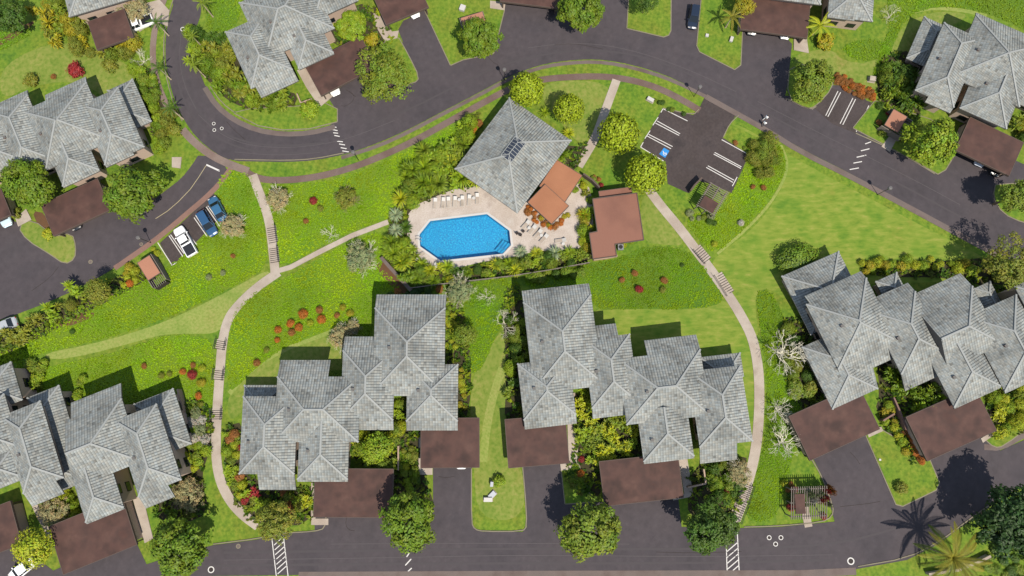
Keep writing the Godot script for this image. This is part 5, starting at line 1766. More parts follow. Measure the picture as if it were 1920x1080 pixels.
func street_things() -> void:
	car("pickup_truck", 347, 452, 238, "pickup", Color(0.92, 0.92, 0.92), "white pickup truck with an open bed in the small left car park", 5.5)
	car("parked_suv", 388, 418, 58, "suv", Color(0.13, 0.27, 0.40), "blue estate car second from the right in the small left car park", 4.9)
	car("parked_car", 407, 391, 240, "sedan", Color(0.17, 0.34, 0.46), "lighter blue saloon car under the straw bush in the left car park", 4.6)
	car("parked_suv", 1301, 31, 100, "suv", Color(0.07, 0.11, 0.18), "dark blue car parked on the upper driveway beside the pointed lawn", 4.6)
	car("pickup_truck", 258, 45, 158, "pickup", Color(0.93, 0.93, 0.93), "white pickup truck with a black bed beside the upper left carport", 5.5)
	car("parked_car", 621, 157, 64, "sedan", Color(0.85, 0.85, 0.84), "pale car nose poking out of the carport half under the big tree", 4.5)
	car("parked_car", 771, 12, 64, "sedan", Color(0.9, 0.9, 0.9), "white car nose under the carport above the upper driveway", 4.5)
	car("parked_car", 1474, 50, 98, "sedan", Color(0.9, 0.9, 0.9), "white car nose under the top carport, left of the beige paving", 4.5)
	car("parked_car", 1412, 43, 98, "sedan", Color(0.12, 0.14, 0.16), "dark car nose under the top carport beside the pointed lawn", 4.5)
	car("parked_car", 135, 408, 64, "sedan", Color(0.10, 0.10, 0.11), "black car nose under the carport between two round trees", 4.5)
	car("parked_car", 5, 402, 64, "sedan", Color(0.72, 0.80, 0.84), "silver car nose at the left edge carport", 4.5)
	car("parked_car", 865, 852, 90, "sedan", Color(0.9, 0.9, 0.9), "white car nose under the carport beside the middle lawn", 4.5)
	car("parked_car", 1844, 289, 115, "sedan", Color(0.78, 0.80, 0.84), "silver car nose under the upper right carport", 4.5)
	car("parked_car", 1873, 307, 115, "sedan", Color(0.10, 0.11, 0.12), "black car nose under the upper right carport", 4.5)
	car("parked_car", 6, 612, 155, "sedan", Color(0.6, 0.61, 0.62), "white car half hidden by the hedge at the left edge", 4.5)
	car("parked_car", 40, 1068, 140, "sedan", Color(0.92, 0.92, 0.92), "white car half under the yellow-green tree in the lower left", 4.4)
	street_lamp(1645, 365, "black street lamp on the lawn edge of the right road, nearest the wide lawn")
	street_lamp(1301, 181, "black street lamp beside the mouth of the pavilion car park")
	street_lamp(672, 300, "black street lamp on the grass strip by the loop road dashes")
	street_lamp(283, 455, "black street lamp at the yellow shrubs by the left car park")
	street_lamp(946, 150, "black street lamp behind the pavilion's round tree")
	person(1437, 220, 0.6, Color(0.93, 0.93, 0.92), Color(0.80, 0.80, 0.78), "person in a white top walking on the right road, farther from the kerb", 1.0)
	person(1434, 231, 0.7, Color(0.90, 0.90, 0.90), Color(0.25, 0.25, 0.27), "person in a white top and dark trousers walking next to the kerb", -1.0)
	stair([513, 455, 509, 424], 1.5, 8, "upper flight of concrete steps with a rail beside the pool bank", [1.0])
	stair([516, 492, 513, 463], 1.5, 8, "second flight of concrete steps just above the path junction", [1.0])
	stair([413, 655, 417, 637], 1.6, 5, "flight of steps with rails near the pale grass ribbon", [1.0, -1.0])
	stair([410, 712, 413, 692], 1.6, 5, "flight of steps with rails beside the red shrubs", [1.0, -1.0])
	stair([407, 786, 408, 766], 1.6, 5, "lowest flight of steps on the left path with rails", [1.0, -1.0])
	stair([1326, 489, 1305, 464], 1.65, 7, "upper flight of steps on the right path beside the green bank", [-1.0])
	stair([1368, 550, 1345, 514], 1.65, 9, "second flight of steps on the right path above the lawn", [-1.0])
	stair([1402, 908, 1393, 935], 1.7, 8, "long flight of steps with rails near the bottom street, upper half", [1.0, -1.0])
	stair([1392, 938, 1378, 975], 1.7, 9, "long flight of steps with rails near the bottom street, lower half", [1.0, -1.0])
	manhole(343, 55, 0.42, "white ringed manhole on the upper left of the loop road")
	manhole(401, 232, 0.3, "white ringed manhole, topmost of three on the loop road bend")
	manhole(416, 241, 0.3, "white ringed manhole, right of three on the loop road bend")
	manhole(402, 244, 0.3, "white ringed manhole, lowest of three on the loop road bend")
	manhole(170, 491, 0.35, "white manhole cover alone on the side street", false)
	manhole(396, 1068, 0.5, "white ringed manhole near the round tree on the bottom street")
	manhole(447, 1024, 0.36, "yellowish manhole cover near the foot of the left path", false)
	manhole(1442, 1008, 0.36, "white ringed manhole, left of three on the bottom street")
	manhole(1464, 1008, 0.36, "white ringed manhole, right of three on the bottom street")
	manhole(1454, 1020, 0.36, "white ringed manhole, lowest of three on the bottom street")
	manhole(1595, 1052, 0.55, "large ringed manhole on the lower right of the bottom street")
	manhole(265, 458, 0.3, "pale manhole by the lamp on the side street", false)
	small_box("utility_cabinet", 915, 937, Vector3(1.2, 0.5, 0.6), 0, M.white, "low white utility cabinet on the middle lawn tongue", "cabinet")
	small_box("utility_cabinet", 923, 928, Vector3(1.1, 0.3, 0.7), -45, M.steel, "grey utility cabinet beside the white one on the middle lawn", "cabinet")
	small_box("utility_cabinet", 922, 908, Vector3(0.4, 0.9, 0.7), 5, M.steel, "slim pale cabinet beside the round bush on the middle lawn", "cabinet")
	small_box("utility_cabinet", 867, 14, Vector3(0.9, 0.7, 1.0), 20, M.white, "white utility cabinet on the mulch bed at the top", "cabinet")
	small_box("utility_cabinet", 1637, 147, Vector3(1.0, 0.7, 0.8), 10, M.pale, "pale utility cabinet in the round bed near the rust hedge", "cabinet")
	small_box("utility_cabinet", 1326, 66, Vector3(0.5, 0.4, 0.5), 10, M.white, "small white valve box on the pointed lawn, left side", "cabinet")
	small_box("utility_cabinet", 1372, 73, Vector3(0.5, 0.5, 0.9), 20, M.white, "small white valve box on the pointed lawn under the palm", "cabinet")
	small_box("utility_cabinet", 1220, 186, Vector3(1.1, 0.5, 0.6), 30, M.white, "small white utility box on the lawn above the pavilion car park", "cabinet")
	small_box("utility_cabinet", 1650, 862, Vector3(0.3, 0.2, 0.3), 0, M.white, "tiny white box on the lawn between the right carports", "cabinet")
	# refuse enclosures with peach roofs
	enclosure([258, 493, 280, 479, 302, 510], "peach-roofed refuse enclosure with a lattice side below the left car park")
	enclosure([1659, 234, 1676, 205, 1700, 220], "peach-roofed refuse enclosure beside the upper right parking bays")
	enclosure([864, 34, 904, 22, 912, 42], "peach-roofed enclosure half under the tree by the upper driveway")
	trellis("trellis", [1366, 360, 1339, 405, 1306, 386], 2.5, 14, "grey slatted trellis with a red-brown roof panel beside the pavilion car park", [0.54, 0.14, 0.95, 0.92], M.flat_brown)
	trellis("pergola", [1482, 915, 1552, 913, 1552, 970], 2.5, 17, "grey slatted pergola overgrown with pink flowers by the bottom street", [0.12, 0.2, 0.38, 0.85], M.flat_brown)
	stone_wall([[1312, 338], [1298, 352], [1291, 362]], 1.5, 0.2, M.timber, "brown wall beside the trellis")
	stone_wall([[1735, 1074], [1750, 1072], [1790, 1066], [1830, 1050], [1850, 1040]], 0.9, 0.3, M.pale, "pale curved garden wall under the big palm in the lower right corner")
	stone_wall([[1667, 745], [1680, 775], [1690, 805]], 1.4, 0.16, M.clay, "pinkish garden wall in the bed between the right carports")
	stone_wall([[1647, 788], [1668, 775]], 1.4, 0.16, M.clay, "short cross wall in the bed between the right carports")
	stone_wall([[340, 730], [348, 760], [352, 790]], 1.3, 0.2, M.beige, "pale garden wall at the end of the lower left house")
	stone_wall([[749, 835], [749, 880]], 1.2, 0.12, M.beige, "pale timber planter edge in the bed by the left middle carport")
	stone_wall([[1287, 912], [1320, 905], [1316, 878]], 1.1, 0.14, M.beige, "pale wall round the small yard of the right middle house")
	stone_wall([[560, 180], [567, 197], [588, 190]], 1.0, 0.14, M.beige, "beige planter wall in front of the upper house")

func enclosure(q: Array, label: String) -> void:
	var o := flat_roof("refuse_enclosure", q, 2.2, 0.12, M.flat_peach, label, "enclosure", "", false)
	var y := G(q[0], q[1], 2.2).y + 2.2
	var a := P(q[0], q[1], y)
	var b := P(q[2], q[3], y)
	var c := P(q[4], q[5], y)
	var w := (b - a).length()
	var d := (c - b).length()
	var z: float = d / 2 + 0.9
	for i in 7:
		box("slat", Vector3(0.08, 0.08, 1.5), Vector3(-w / 2 + (i + 0.5) * w / 7, 1.7, z), M.timber_grey, o)
	for s in [-1.0, 1.0]:
		box("side_wall", Vector3(0.12, 1.9, d + 1.6), Vector3(s * (w / 2 + 0.15), 0.85, 0.5), M.timber_grey, o)
	box("gate", Vector3(w, 1.7, 0.10), Vector3(0, 0.8, d / 2 + 1.6), M.timber_dark, o)

func trees() -> void:
	# clipped round trees
	tree("clipped_tree", 988, 168, 34, 4.6, "ball", F.round, "clipped yellow-green round tree touching the pavilion roof")
	tree("clipped_tree", 1067, 205, 30, 3.8, "ball", F.round, "smallest clipped yellow-green round tree on the pavilion lawn")
	tree("clipped_tree", 1160, 250, 40, 4.4, "ball", F.round, "clipped yellow-green round tree beside the path to the canopy")
	tree("clipped_tree", 1210, 326, 40, 4.4, "ball", F.round, "clipped yellow-green round tree at the corner of the pavilion car park")
	# broad trees
	tree("broad_tree", 725, 145, 58, 5.0, "loose", F.mid, "loose olive tree with thin edges in front of the upper carport")
	tree("broad_tree", 897, 72, 48, 4.8, "broad", F.green, "dense green tree on the lawn island by the upper driveway")
	tree("broad_tree", 1085, 22, 50, 5.0, "broad", F.green, "green tree cut by the top edge beside the driveway")
	tree("broad_tree", 1212, 0, 28, 4.0, "loose", F.deep, "small tree on the square lawn at the top edge")
	tree("broad_tree", 1520, 157, 46, 4.4, "broad", F.mid, "round green tree beside the upper right parking bays")
	tree("broad_tree", 1739, 267, 57, 4.8, "broad", F.lime, "bright green tree beside the peach enclosure and upper right carport")
	tree("broad_tree", 60, 347, 54, 5.0, "broad", F.green, "round green tree left of the carport on the side street")
	tree("broad_tree", 254, 356, 64, 5.4, "broad", F.green, "largest round green tree on the side street, right of the carport")
	tree("broad_tree", 770, 980, 64, 5.6, "broad", F.green, "dense green street tree over the white dashes on the bottom street")
	tree("broad_tree", 1102, 995, 67, 5.4, "broad", F.mid, "round olive-green street tree in the middle of the bottom street")
	tree("broad_tree", 1328, 983, 62, 5.6, "broad", F.deep, "dark green street tree beside the right ladder crossing")
	tree("broad_tree", 335, 1022, 64, 5.2, "broad", F.green, "round green tree at the foot of the lower left house")
	tree("broad_tree", 1890, 975, 78, 5.4, "broad", F.dark, "large dark green tree in the lower right corner casting a long shadow")
	tree("broad_tree", 1893, 495, 52, 6.0, "loose", F.olive, "loose olive tree at the right edge beside the wide lawn")
	tree("broad_tree", 1903, 368, 44, 5.0, "broad", F.mid, "green tree at the right edge below the upper right carport")
	tree("broad_tree", 62, 1028, 46, 4.0, "fine", F.yellow, "feathery yellow-green tree in the lower left corner")
	tree("broad_tree", 520, 975, 46, 4.0, "loose", F.olive, "thin golden tree beside the left ladder crossing")
	tree("broad_tree", 185, 546, 34, 4.0, "fine", F.olive, "soft feathery olive tree above the bank below the refuse enclosure")
	tree("broad_tree", 20, 30, 40, 4.0, "broad", F.deep, "deep green tree in the upper left corner")
	tree("broad_tree", 708, 838, 42, 3.6, "fine", F.lime, "bright green tree in the bed between the wings of the left middle house")
	tree("broad_tree", 660, 48, 36, 3.0, "broad", F.lime, "low bright green tree in the bed by the upper carports")
	var dh := G(1494, 486, 1.2)
	var dome := base("domed_hedge", dh, "green domed hedge against the back corner of the right house", "hedge", "", deg_to_rad(20))
	for k in 2:
		part("foliage", FM.fine[k], F.green if k == 0 else F.deep, dome, Transform3D(Basis(Vector3.UP, PI * k).scaled_local(Vector3(4.5, 2.1, 2.9)), Vector3(0, 1.1, 0)))
	part("stem", FM.trunk[0], M.trunk, dome, Transform3D(Basis().scaled(Vector3(2, 1.4, 2)), Vector3.ZERO))
	tree("broad_tree", 872, 628, 30, 3.0, "fine", F.mid, "dark shadowed small tree by the wall of the left middle house")
	tree("broad_tree", 1395, 12, 26, 3.4, "fine", F.gold, "yellow-green small tree beside the top carport")
	# bare trees
	for a in [
		[862, 545, 32, "straw grey bare bush at the upper end of the middle gap"], [912, 556, 17, "small pale bare bush in the middle gap"], [945, 606, 27, "grey bare bush halfway down the middle gap"],
		[640, 632, 28, "straw bare bush at the corner of the left middle house"], [660, 612, 17, "small silvery bare bush beside the straw one behind the left middle house"],
		[1468, 662, 38, "large grey bare tree left of the right house"], [1462, 770, 24, "bare tree above the right carport"], [1470, 830, 30, "bare tree left of the right carport"], [1498, 735, 17, "small bare bush against the low roof of the right house"],
		[100, 962, 32, "brown bare bush between the lower left carports"], [350, 925, 34, "brown bare bush at the end of the lower left house"],
		[1385, 885, 26, "straw bare bush beside the lower right stairs"], [522, 374, 28, "straw bush with fine twigs beside the upper left path"], [437, 425, 28, "straw bush over the blue cars"],
		[650, 372, 26, "olive brown fine bush alone on the pool triangle"], [676, 484, 36, "grey brown fine bush beside the pool path"], [617, 437, 17, "silvery bare bush low on the pool triangle"],
		[255, 18, 34, "straw fine bush above the upper left pickup"], [262, 110, 20, "silvery bare bush beside the left pavement"], [1675, 25, 20, "grey bare bush in the upper right bank"],
	]:
		var o := base("bare_bush", G(a[0], a[1], 1.4), a[3], "bush")
		var s := metres(a[0], a[1], a[2])
		var brown: bool = a[3].begins_with("brown") or a[3].begins_with("olive")
		var big: bool = a[3].begins_with("large grey") or a[3].begins_with("bare tree")
		part("branches", pick("bare" if big else "twig"), M.twig_brown if brown else M.twig, o, Transform3D(Basis(Vector3.UP, rng.randf() * TAU).scaled_local(Vector3(s, s * 0.8, s)), Vector3(0, s * (0.7 if big else 0.5), 0)))
		if a[3].contains("straw") or a[3].contains("fine") or a[3].contains("brown"):
			part("leaves", pick("loose"), F.olive if a[3].begins_with("olive") else (F.straw if not a[3].contains("grey") else F.grey), o, Transform3D(Basis(Vector3.UP, rng.randf() * TAU).scaled_local(Vector3(s * 0.92, s * 0.75, s * 0.92)), Vector3(0, s * 0.55, 0)))
	# palms
	palm("feather_palm", 1785, 1045, 62, 5.2, F.palm, "large golden coconut palm in the lower right corner casting a star shadow", 22, "", Vector3.ZERO, F.palm_green)
	palm("feather_palm", 293, 42, 20, 3.4, F.deep, "small palm on the left pavement near the pickup", 11, "", Vector3(-0.5, 0, -0.6))
	palm("feather_palm", 297, 127, 20, 3.4, F.deep, "small palm leaning over the left pavement", 11, "", Vector3(-0.5, 0, -0.5))
	palm("feather_palm", 320, 203, 20, 3.4, F.deep, "small palm at the lower end of the left pavement", 11, "", Vector3(-0.5, 0, -0.5))
	palm("feather_palm", 378, 5, 20, 4.5, F.mid, "palm hanging over the top of the loop road", 11)
	palm("feather_palm", 1538, 48, 30, 3.0, F.yellow, "yellow-green palm beside the top carport and beige paving", 12)
	palm("feather_palm", 1372, 32, 26, 3.6, F.palm, "yellow-tipped palm on the pointed lawn", 12)
	palm("feather_palm", 363, 122, 16, 4.5, F.mid, "yellow-green palm head over the loop road bend", 11)
	palm("feather_palm", 361, 68, 14, 4.5, F.mid, "yellow-green palm head at the upper corner of the house bed", 11)
	for a in [
		[1052, 290, 20, F.green, "spiky palm at the right corner of the pavilion"], [1045, 313, 20, F.yellow, "spiky palm overhanging the orange canopy"], [1022, 210, 14, F.lime, "small spiky palm between the clipped trees and the pavilion"],
		[1066, 250, 15, F.yellow, "spiky plant under the pavilion roof edge"], [1098, 403, 18, F.lime, "spiky palm beside the brown pool house wall"], [1098, 452, 17, F.lime, "lower spiky palm at the corner of the brown pool house"],
		[976, 472, 16, F.silver, "silvery spiky palm right of the pool steps"], [1006, 474, 15, F.yellow, "yellow spiky palm below the slanting loungers"], [1040, 474, 18, F.silver, "silvery spiky palm below the single lounger"], [1068, 474, 17, F.lime, "bright spiky palm at the right end of the pool fence"],
		[838, 500, 18, F.lime, "spiky palm overhanging the lower pool edge"], [930, 496, 17, F.yellow, "spiky palm at the lower right pool rim"], [756, 492, 24, F.yellow, "large spiky palm at the lower left pool corner"],
		[742, 402, 17, F.silver, "silvery round palm at the upper end of the pool path"], [742, 432, 17, F.silver, "silvery round palm below the end of the pool path"], [768, 372, 18, F.silver, "silvery palm above the pool terrace corner"],
		[760, 425, 16, F.deep, "dark green palm beside the pool path end"], [820, 350, 17, F.lime, "bright palm above the seven loungers"], [792, 352, 16, F.lime, "green palm left of the seven loungers"],
		[790, 496, 17, F.lime, "green spiky palm between the lower left loungers"], [730, 470, 20, F.lime, "green spiky palm by the grey retaining wall"],
	]:
		shrub("spiky_palm", a[0], a[1], a[2], "spiky", a[3], a[4], "", 0.9, "palm")

func shrubs() -> void:
	# tall tropical hedges
	thicket([362, 66, 395, 64, 425, 85, 450, 130, 475, 172, 545, 172, 530, 205, 480, 204, 425, 182, 395, 150, 368, 128], 1.9, 1.7, ["jungle", "jungle", "fine"], [F.mid, F.olive, F.lime, F.green, F.deep], "tropical_shrub", "shrub in the thick hedge round the upper house corner", "hedge round the upper house", 1.4)
	thicket([748, 380, 762, 320, 790, 290, 850, 262, 885, 222, 900, 220, 866, 300, 895, 345, 810, 366, 768, 395], 1.6, 1.75, ["jungle", "spiky", "fine", "jungle"], [F.mid, F.lime, F.lime, F.yellow, F.lime, F.green], "tropical_shrub", "shrub in the thick planting between the pavilion and the pool path", "planting left of the pavilion", 1.3)
	thicket([735, 440, 765, 445, 775, 475, 800, 500, 800, 525, 765, 530, 730, 490, 715, 470], 1.5, 1.4, ["jungle", "spiky", "fine"], [F.mid, F.lime, F.lime, F.green], "tropical_shrub", "shrub in the lower left corner of the pool garden", "planting at the lower left of the pool")
	thicket([800, 508, 900, 500, 960, 488, 1090, 468, 1105, 490, 960, 514, 800, 530], 1.5, 1.2, ["jungle", "spiky", "fine", "shrub"], [F.mid, F.lime, F.yellow, F.green, F.deep], "tropical_shrub", "shrub in the border between the pool and its long fence", "border below the pool")
	thicket([1085, 400, 1108, 390, 1110, 430, 1106, 480, 1088, 470, 1082, 440], 1.4, 1.2, ["jungle", "spiky", "fine"], [F.lime, F.yellow, F.mid, F.gold], "tropical_shrub", "shrub against the wall of the brown pool house", "border by the pool house")
	thicket([1050, 355, 1075, 330, 1118, 360, 1108, 385, 1090, 360, 1075, 372], 1.3, 0.9, ["fine", "jungle", "shrub"], [F.lime, F.yellow, F.olive, F.gold], "garden_shrub", "shrub between the canopy and the pool house", "shrubs behind the canopy")
	thicket([982, 392, 990, 388, 1036, 425, 1062, 400, 1068, 405, 1036, 436, 1000, 415], 0.72, 0.6, ["fine", "shrub"], [F.orange, F.rust, F.gold, F.orange], "flowering_shrub", "shrub round the foot of the orange canopy", "orange shrubs round the canopy", 1.0)
	thicket([1100, 325, 1108, 322, 1135, 348, 1125, 356], 0.9, 0.6, ["fine", "shrub"], [F.rust, F.red, F.mid, F.gold], "flowering_shrub", "shrub along the garden wall by the canopy", "shrubs along the canopy wall", 1.0)
	thicket([885, 240, 905, 222, 912, 228, 870, 272], 1.0, 0.75, ["fine"], [F.orange, F.rust], "flowering_shrub", "shrub at the left edge of the pavilion roof", "orange shrubs left of the pavilion", 1.0)
	thicket([-60, 650, 0, 632, 60, 602, 120, 560, 155, 535, 170, 560, 130, 590, 80, 618, 20, 648, -60, 684], 2.0, 1.7, ["jungle", "fine", "jungle"], [F.lime, F.olive, F.olive, F.mid], "tropical_shrub", "shrub in the hedge along the side street", "hedge along the side street", 1.3)
	thicket([232, 500, 255, 498, 270, 520, 262, 545, 236, 542], 1.3, 0.9, ["fine", "shrub"], [F.gold, F.orange, F.yellow], "flowering_shrub", "shrub beside the refuse enclosure on the left", "golden shrubs by the left enclosure", 1.0)
	thicket([283, 462, 296, 458, 304, 480, 296, 488], 1.1, 0.8, ["fine"], [F.gold, F.yellow], "flowering_shrub", "shrub between the street lamp and the left car park", "golden shrubs by the left car park", 1.0)
	thicket([250, 128, 282, 124, 300, 165, 318, 270, 306, 292, 296, 250, 268, 165], 1.4, 1.25, ["shrub", "fine"], [F.mid, F.green, F.lime], "hedge_shrub", "shrub in the clipped hedge beside the left pavement", "hedge beside the left pavement", 1.1)
	thicket([285, 215, 335, 205, 335, 255, 300, 262], 1.7, 1.4, ["fine", "shrub"], [F.olive, F.olive, F.lime], "garden_shrub", "shrub at the lower end of the left hedge", "golden shrubs at the hedge end", 1.2)
	thicket([60, 0, 125, 0, 130, 40, 165, 55, 185, 95, 255, 75, 250, 110, 160, 112, 120, 85, 70, 60], 2.0, 1.7, ["jungle", "fine", "jungle"], [F.olive, F.olive, F.gold, F.mid], "garden_shrub", "shrub in the thicket round the upper left carport", "thicket round the upper left carport", 1.3)
	thicket([1640, 130, 1700, 130, 1720, 190, 1735, 212, 1700, 212, 1650, 180], 1.9, 1.6, ["jungle", "fine"], [F.deep, F.mid, F.green], "tropical_shrub", "shrub in the shade of the upper right house", "shady planting of the upper right house", 1.3)
	thicket([1885, 235, 1990, 190, 1990, 280, 1900, 260], 1.9, 1.6, ["jungle", "fine"], [F.mid, F.gold, F.deep], "tropical_shrub", "shrub at the right edge beside the upper right carport", "planting at the upper right edge", 1.3)
	thicket([1640, 690, 1665, 668, 1690, 700, 1700, 730, 1765, 715, 1775, 740, 1720, 780, 1690, 740, 1660, 730], 1.9, 1.6, ["jungle"], [F.lime, F.mid, F.green], "tropical_shrub", "shrub in the courtyard of the right house", "courtyard planting of the right house", 1.5)
	thicket([1645, 765, 1665, 760, 1690, 810, 1705, 860, 1680, 830, 1655, 800], 1.3, 1.0, ["fine", "shrub"], [F.yellow, F.lime, F.gold], "garden_shrub", "shrub in the walled bed between the right carports", "walled bed between the right carports", 1.0)
	thicket([1690, 805, 1702, 800, 1735, 862, 1722, 872], 0.8, 0.75, ["fine"], [F.orange, F.rust, F.orange], "flowering_shrub", "shrub along the edge of the right carport", "rust shrubs by the right carport", 1.0)
	thicket([1850, 745, 1990, 690, 1990, 760, 1935, 785, 1865, 815], 1.7, 1.4, ["fine", "jungle", "shrub"], [F.yellow, F.lime, F.mid], "garden_shrub", "shrub at the right edge beside the carport", "planting at the right edge", 1.1)
	thicket([1562, 142, 1572, 138, 1640, 172, 1640, 190, 1625, 188, 1570, 162], 0.7, 0.62, ["fine"], [F.rust, F.rust, F.orange], "hedge_shrub", "shrub in the hedge above the parking bays", "rust hedge above the bays", 0.9)
	thicket([1608, 492, 1650, 488, 1740, 486, 1830, 496, 1832, 512, 1740, 504, 1650, 506, 1612, 512], 1.2, 0.95, ["fine", "shrub"], [F.yellow, F.gold, F.lime, F.yellow], "flowering_shrub", "shrub in the long border behind the right house", "yellow border behind the right house", 1.0)
	thicket([655, 808, 690, 800, 740, 745, 762, 745, 760, 800, 745, 870, 690, 875], 1.6, 1.3, ["jungle", "fine"], [F.lime, F.yellow, F.mid], "tropical_shrub", "shrub in the courtyard of the left middle house", "courtyard planting of the left middle house", 1.2)
	thicket([752, 835, 780, 830, 785, 900, 765, 925, 748, 900], 1.1, 0.8, ["fine", "shrub", "spiky"], [F.lime, F.rust, F.olive, F.yellow, F.mid], "garden_shrub", "shrub in the planters by the left middle carport", "planters by the left middle carport", 1.0)
	thicket([418, 800, 452, 795, 455, 905, 500, 925, 590, 925, 590, 950, 540, 960, 470, 955, 430, 900], 1.35, 0.95, ["fine", "shrub", "jungle"], [F.yellow, F.lime, F.olive, F.rust, F.mid, F.lime, F.mid, F.red, F.yellow], "garden_shrub", "shrub in the corner bed by the left path", "corner bed by the left path", 1.0)
	thicket([835, 560, 850, 560, 858, 640, 846, 680, 836, 670], 1.0, 0.7, ["fine"], [F.yellow, F.lime], "hedge_shrub", "shrub against the right wall of the left middle house", "low hedge by the left middle house", 0.8)
	thicket([860, 682, 872, 690, 872, 770, 860, 775], 1.0, 0.7, ["fine"], [F.yellow, F.gold], "hedge_shrub", "shrub along the lower wall of the left middle house", "low golden hedge by the left middle house", 0.8)
	thicket([952, 590, 985, 600, 988, 680, 970, 700, 972, 760, 955, 760, 955, 660], 1.6, 1.3, ["jungle", "fine"], [F.mid, F.lime, F.deep], "tropical_shrub", "shrub along the left wall of the right middle house", "planting left of the right middle house", 1.2)
	thicket([985, 515, 1090, 498, 1092, 512, 985, 532], 1.4, 1.1, ["shrub"], [F.green, F.mid, F.deep], "hedge_shrub", "shrub in the hedge behind the right middle house", "hedge behind the right middle house", 0.9)
	thicket([710, 545, 830, 540, 830, 552, 710, 554], 1.3, 0.9, ["shrub", "fine"], [F.deep, F.dark, F.rust], "hedge_shrub", "shrub in the shade behind the left middle house", "shady hedge behind the left middle house", 0.9)
	thicket([1085, 725, 1098, 725, 1112, 790, 1185, 780, 1195, 830, 1130, 865, 1095, 860, 1085, 790], 1.6, 1.4, ["jungle"], [F.lime, F.yellow, F.mid], "tropical_shrub", "shrub in the courtyard of the right middle house", "courtyard planting of the right middle house", 1.2)
	thicket([1315, 870, 1360, 865, 1400, 850, 1390, 915, 1375, 950, 1330, 930], 1.4, 1.0, ["shrub", "fine"], [F.green, F.lime, F.mid, F.deep], "garden_shrub", "shrub in the bed beside the lower right stairs", "bed beside the lower right stairs", 1.0)
	thicket([340, 800, 355, 790, 395, 830, 390, 870, 360, 900, 350, 880], 1.4, 1.0, ["fine", "shrub"], [F.yellow, F.lime, F.mid], "garden_shrub", "shrub along the end wall of the lower left house", "end bed of the lower left house", 1.0)
	thicket([350, 780, 372, 775, 390, 800, 388, 840, 365, 830], 1.4, 1.1, ["loose"], [F.flower, F.flower, F.grey], "flowering_shrub", "shrub at the end of the lower left house", "white flowering shrubs", 0.9)
	thicket([105, 920, 140, 915, 155, 950, 150, 965, 120, 965], 1.5, 1.2, ["fine"], [F.yellow, F.lime], "garden_shrub", "shrub between the lower left carports", "shrubs between the lower left carports", 1.2)
	thicket([1470, 600, 1500, 640, 1520, 740, 1500, 770, 1470, 700], 2.0, 1.3, ["fine", "shrub"], [F.olive, F.mid, F.deep], "garden_shrub", "shrub below the bare trees by the right house", "shrubs below the bare trees", 0.9)
	thicket([1400, 270, 1440, 262, 1460, 310, 1430, 335, 1402, 310], 1.7, 1.4, ["fine", "loose"], [F.olive, F.mid], "garden_shrub", "shrub on the bank beside the pavilion car park", "olive shrubs by the pavilion car park", 1.1)
	thicket([1290, 398, 1345, 405, 1340, 422, 1295, 412], 1.1, 0.8, ["fine"], [F.mid, F.deep, F.grey], "garden_shrub", "shrub along the foot of the trellis", "shrubs below the trellis", 0.9)
	thicket([1470, 905, 1490, 905, 1495, 965, 1470, 955], 1.0, 0.75, ["fine"], [F.rust, F.red, F.deep], "flowering_shrub", "shrub left of the flowering pergola", "red shrubs by the pergola", 1.0)
	thicket([1500, 915, 1555, 910, 1550, 945, 1510, 940], 1.0, 0.55, ["loose"], [F.red, F.grey, F.rust, F.flower], "climbing_plant", "pink flowering climber sprawling round the slatted pergola", "climbers on the pergola", 5.2, "climber")
	thicket([1850, 1030, 1990, 990, 1990, 1110, 1830, 1110], 1.7, 1.1, ["shrub", "fine"], [F.green, F.deep, F.mid], "garden_shrub", "shrub on the ground under the big palm", "undergrowth by the big palm", 0.7)
	thicket([60, 682, 88, 680, 92, 720, 75, 735, 62, 720], 1.3, 1.1, ["shrub"], [F.mid, F.lime], "hedge_shrub", "shrub against the far left house wall", "shrubs by the far left house", 1.2)
	thicket([142, 705, 165, 705, 165, 745, 148, 748], 1.3, 1.0, ["shrub"], [F.lime, F.mid], "hedge_shrub", "shrub behind the lower left house", "shrubs behind the lower left house", 1.2)
	thicket([1228, 188, 1240, 192, 1290, 212, 1286, 218, 1232, 200], 1.0, 0.6, ["fine"], [F.deep, F.mid], "hedge_shrub", "shrub in the strip above the pavilion car park", "strip above the pavilion car park", 0.9)
	thicket([1375, 262, 1402, 278, 1400, 290, 1372, 272], 1.0, 0.6, ["fine"], [F.rust, F.olive, F.mid], "hedge_shrub", "shrub along the right bays of the pavilion car park", "strip beside the right bays", 0.9)
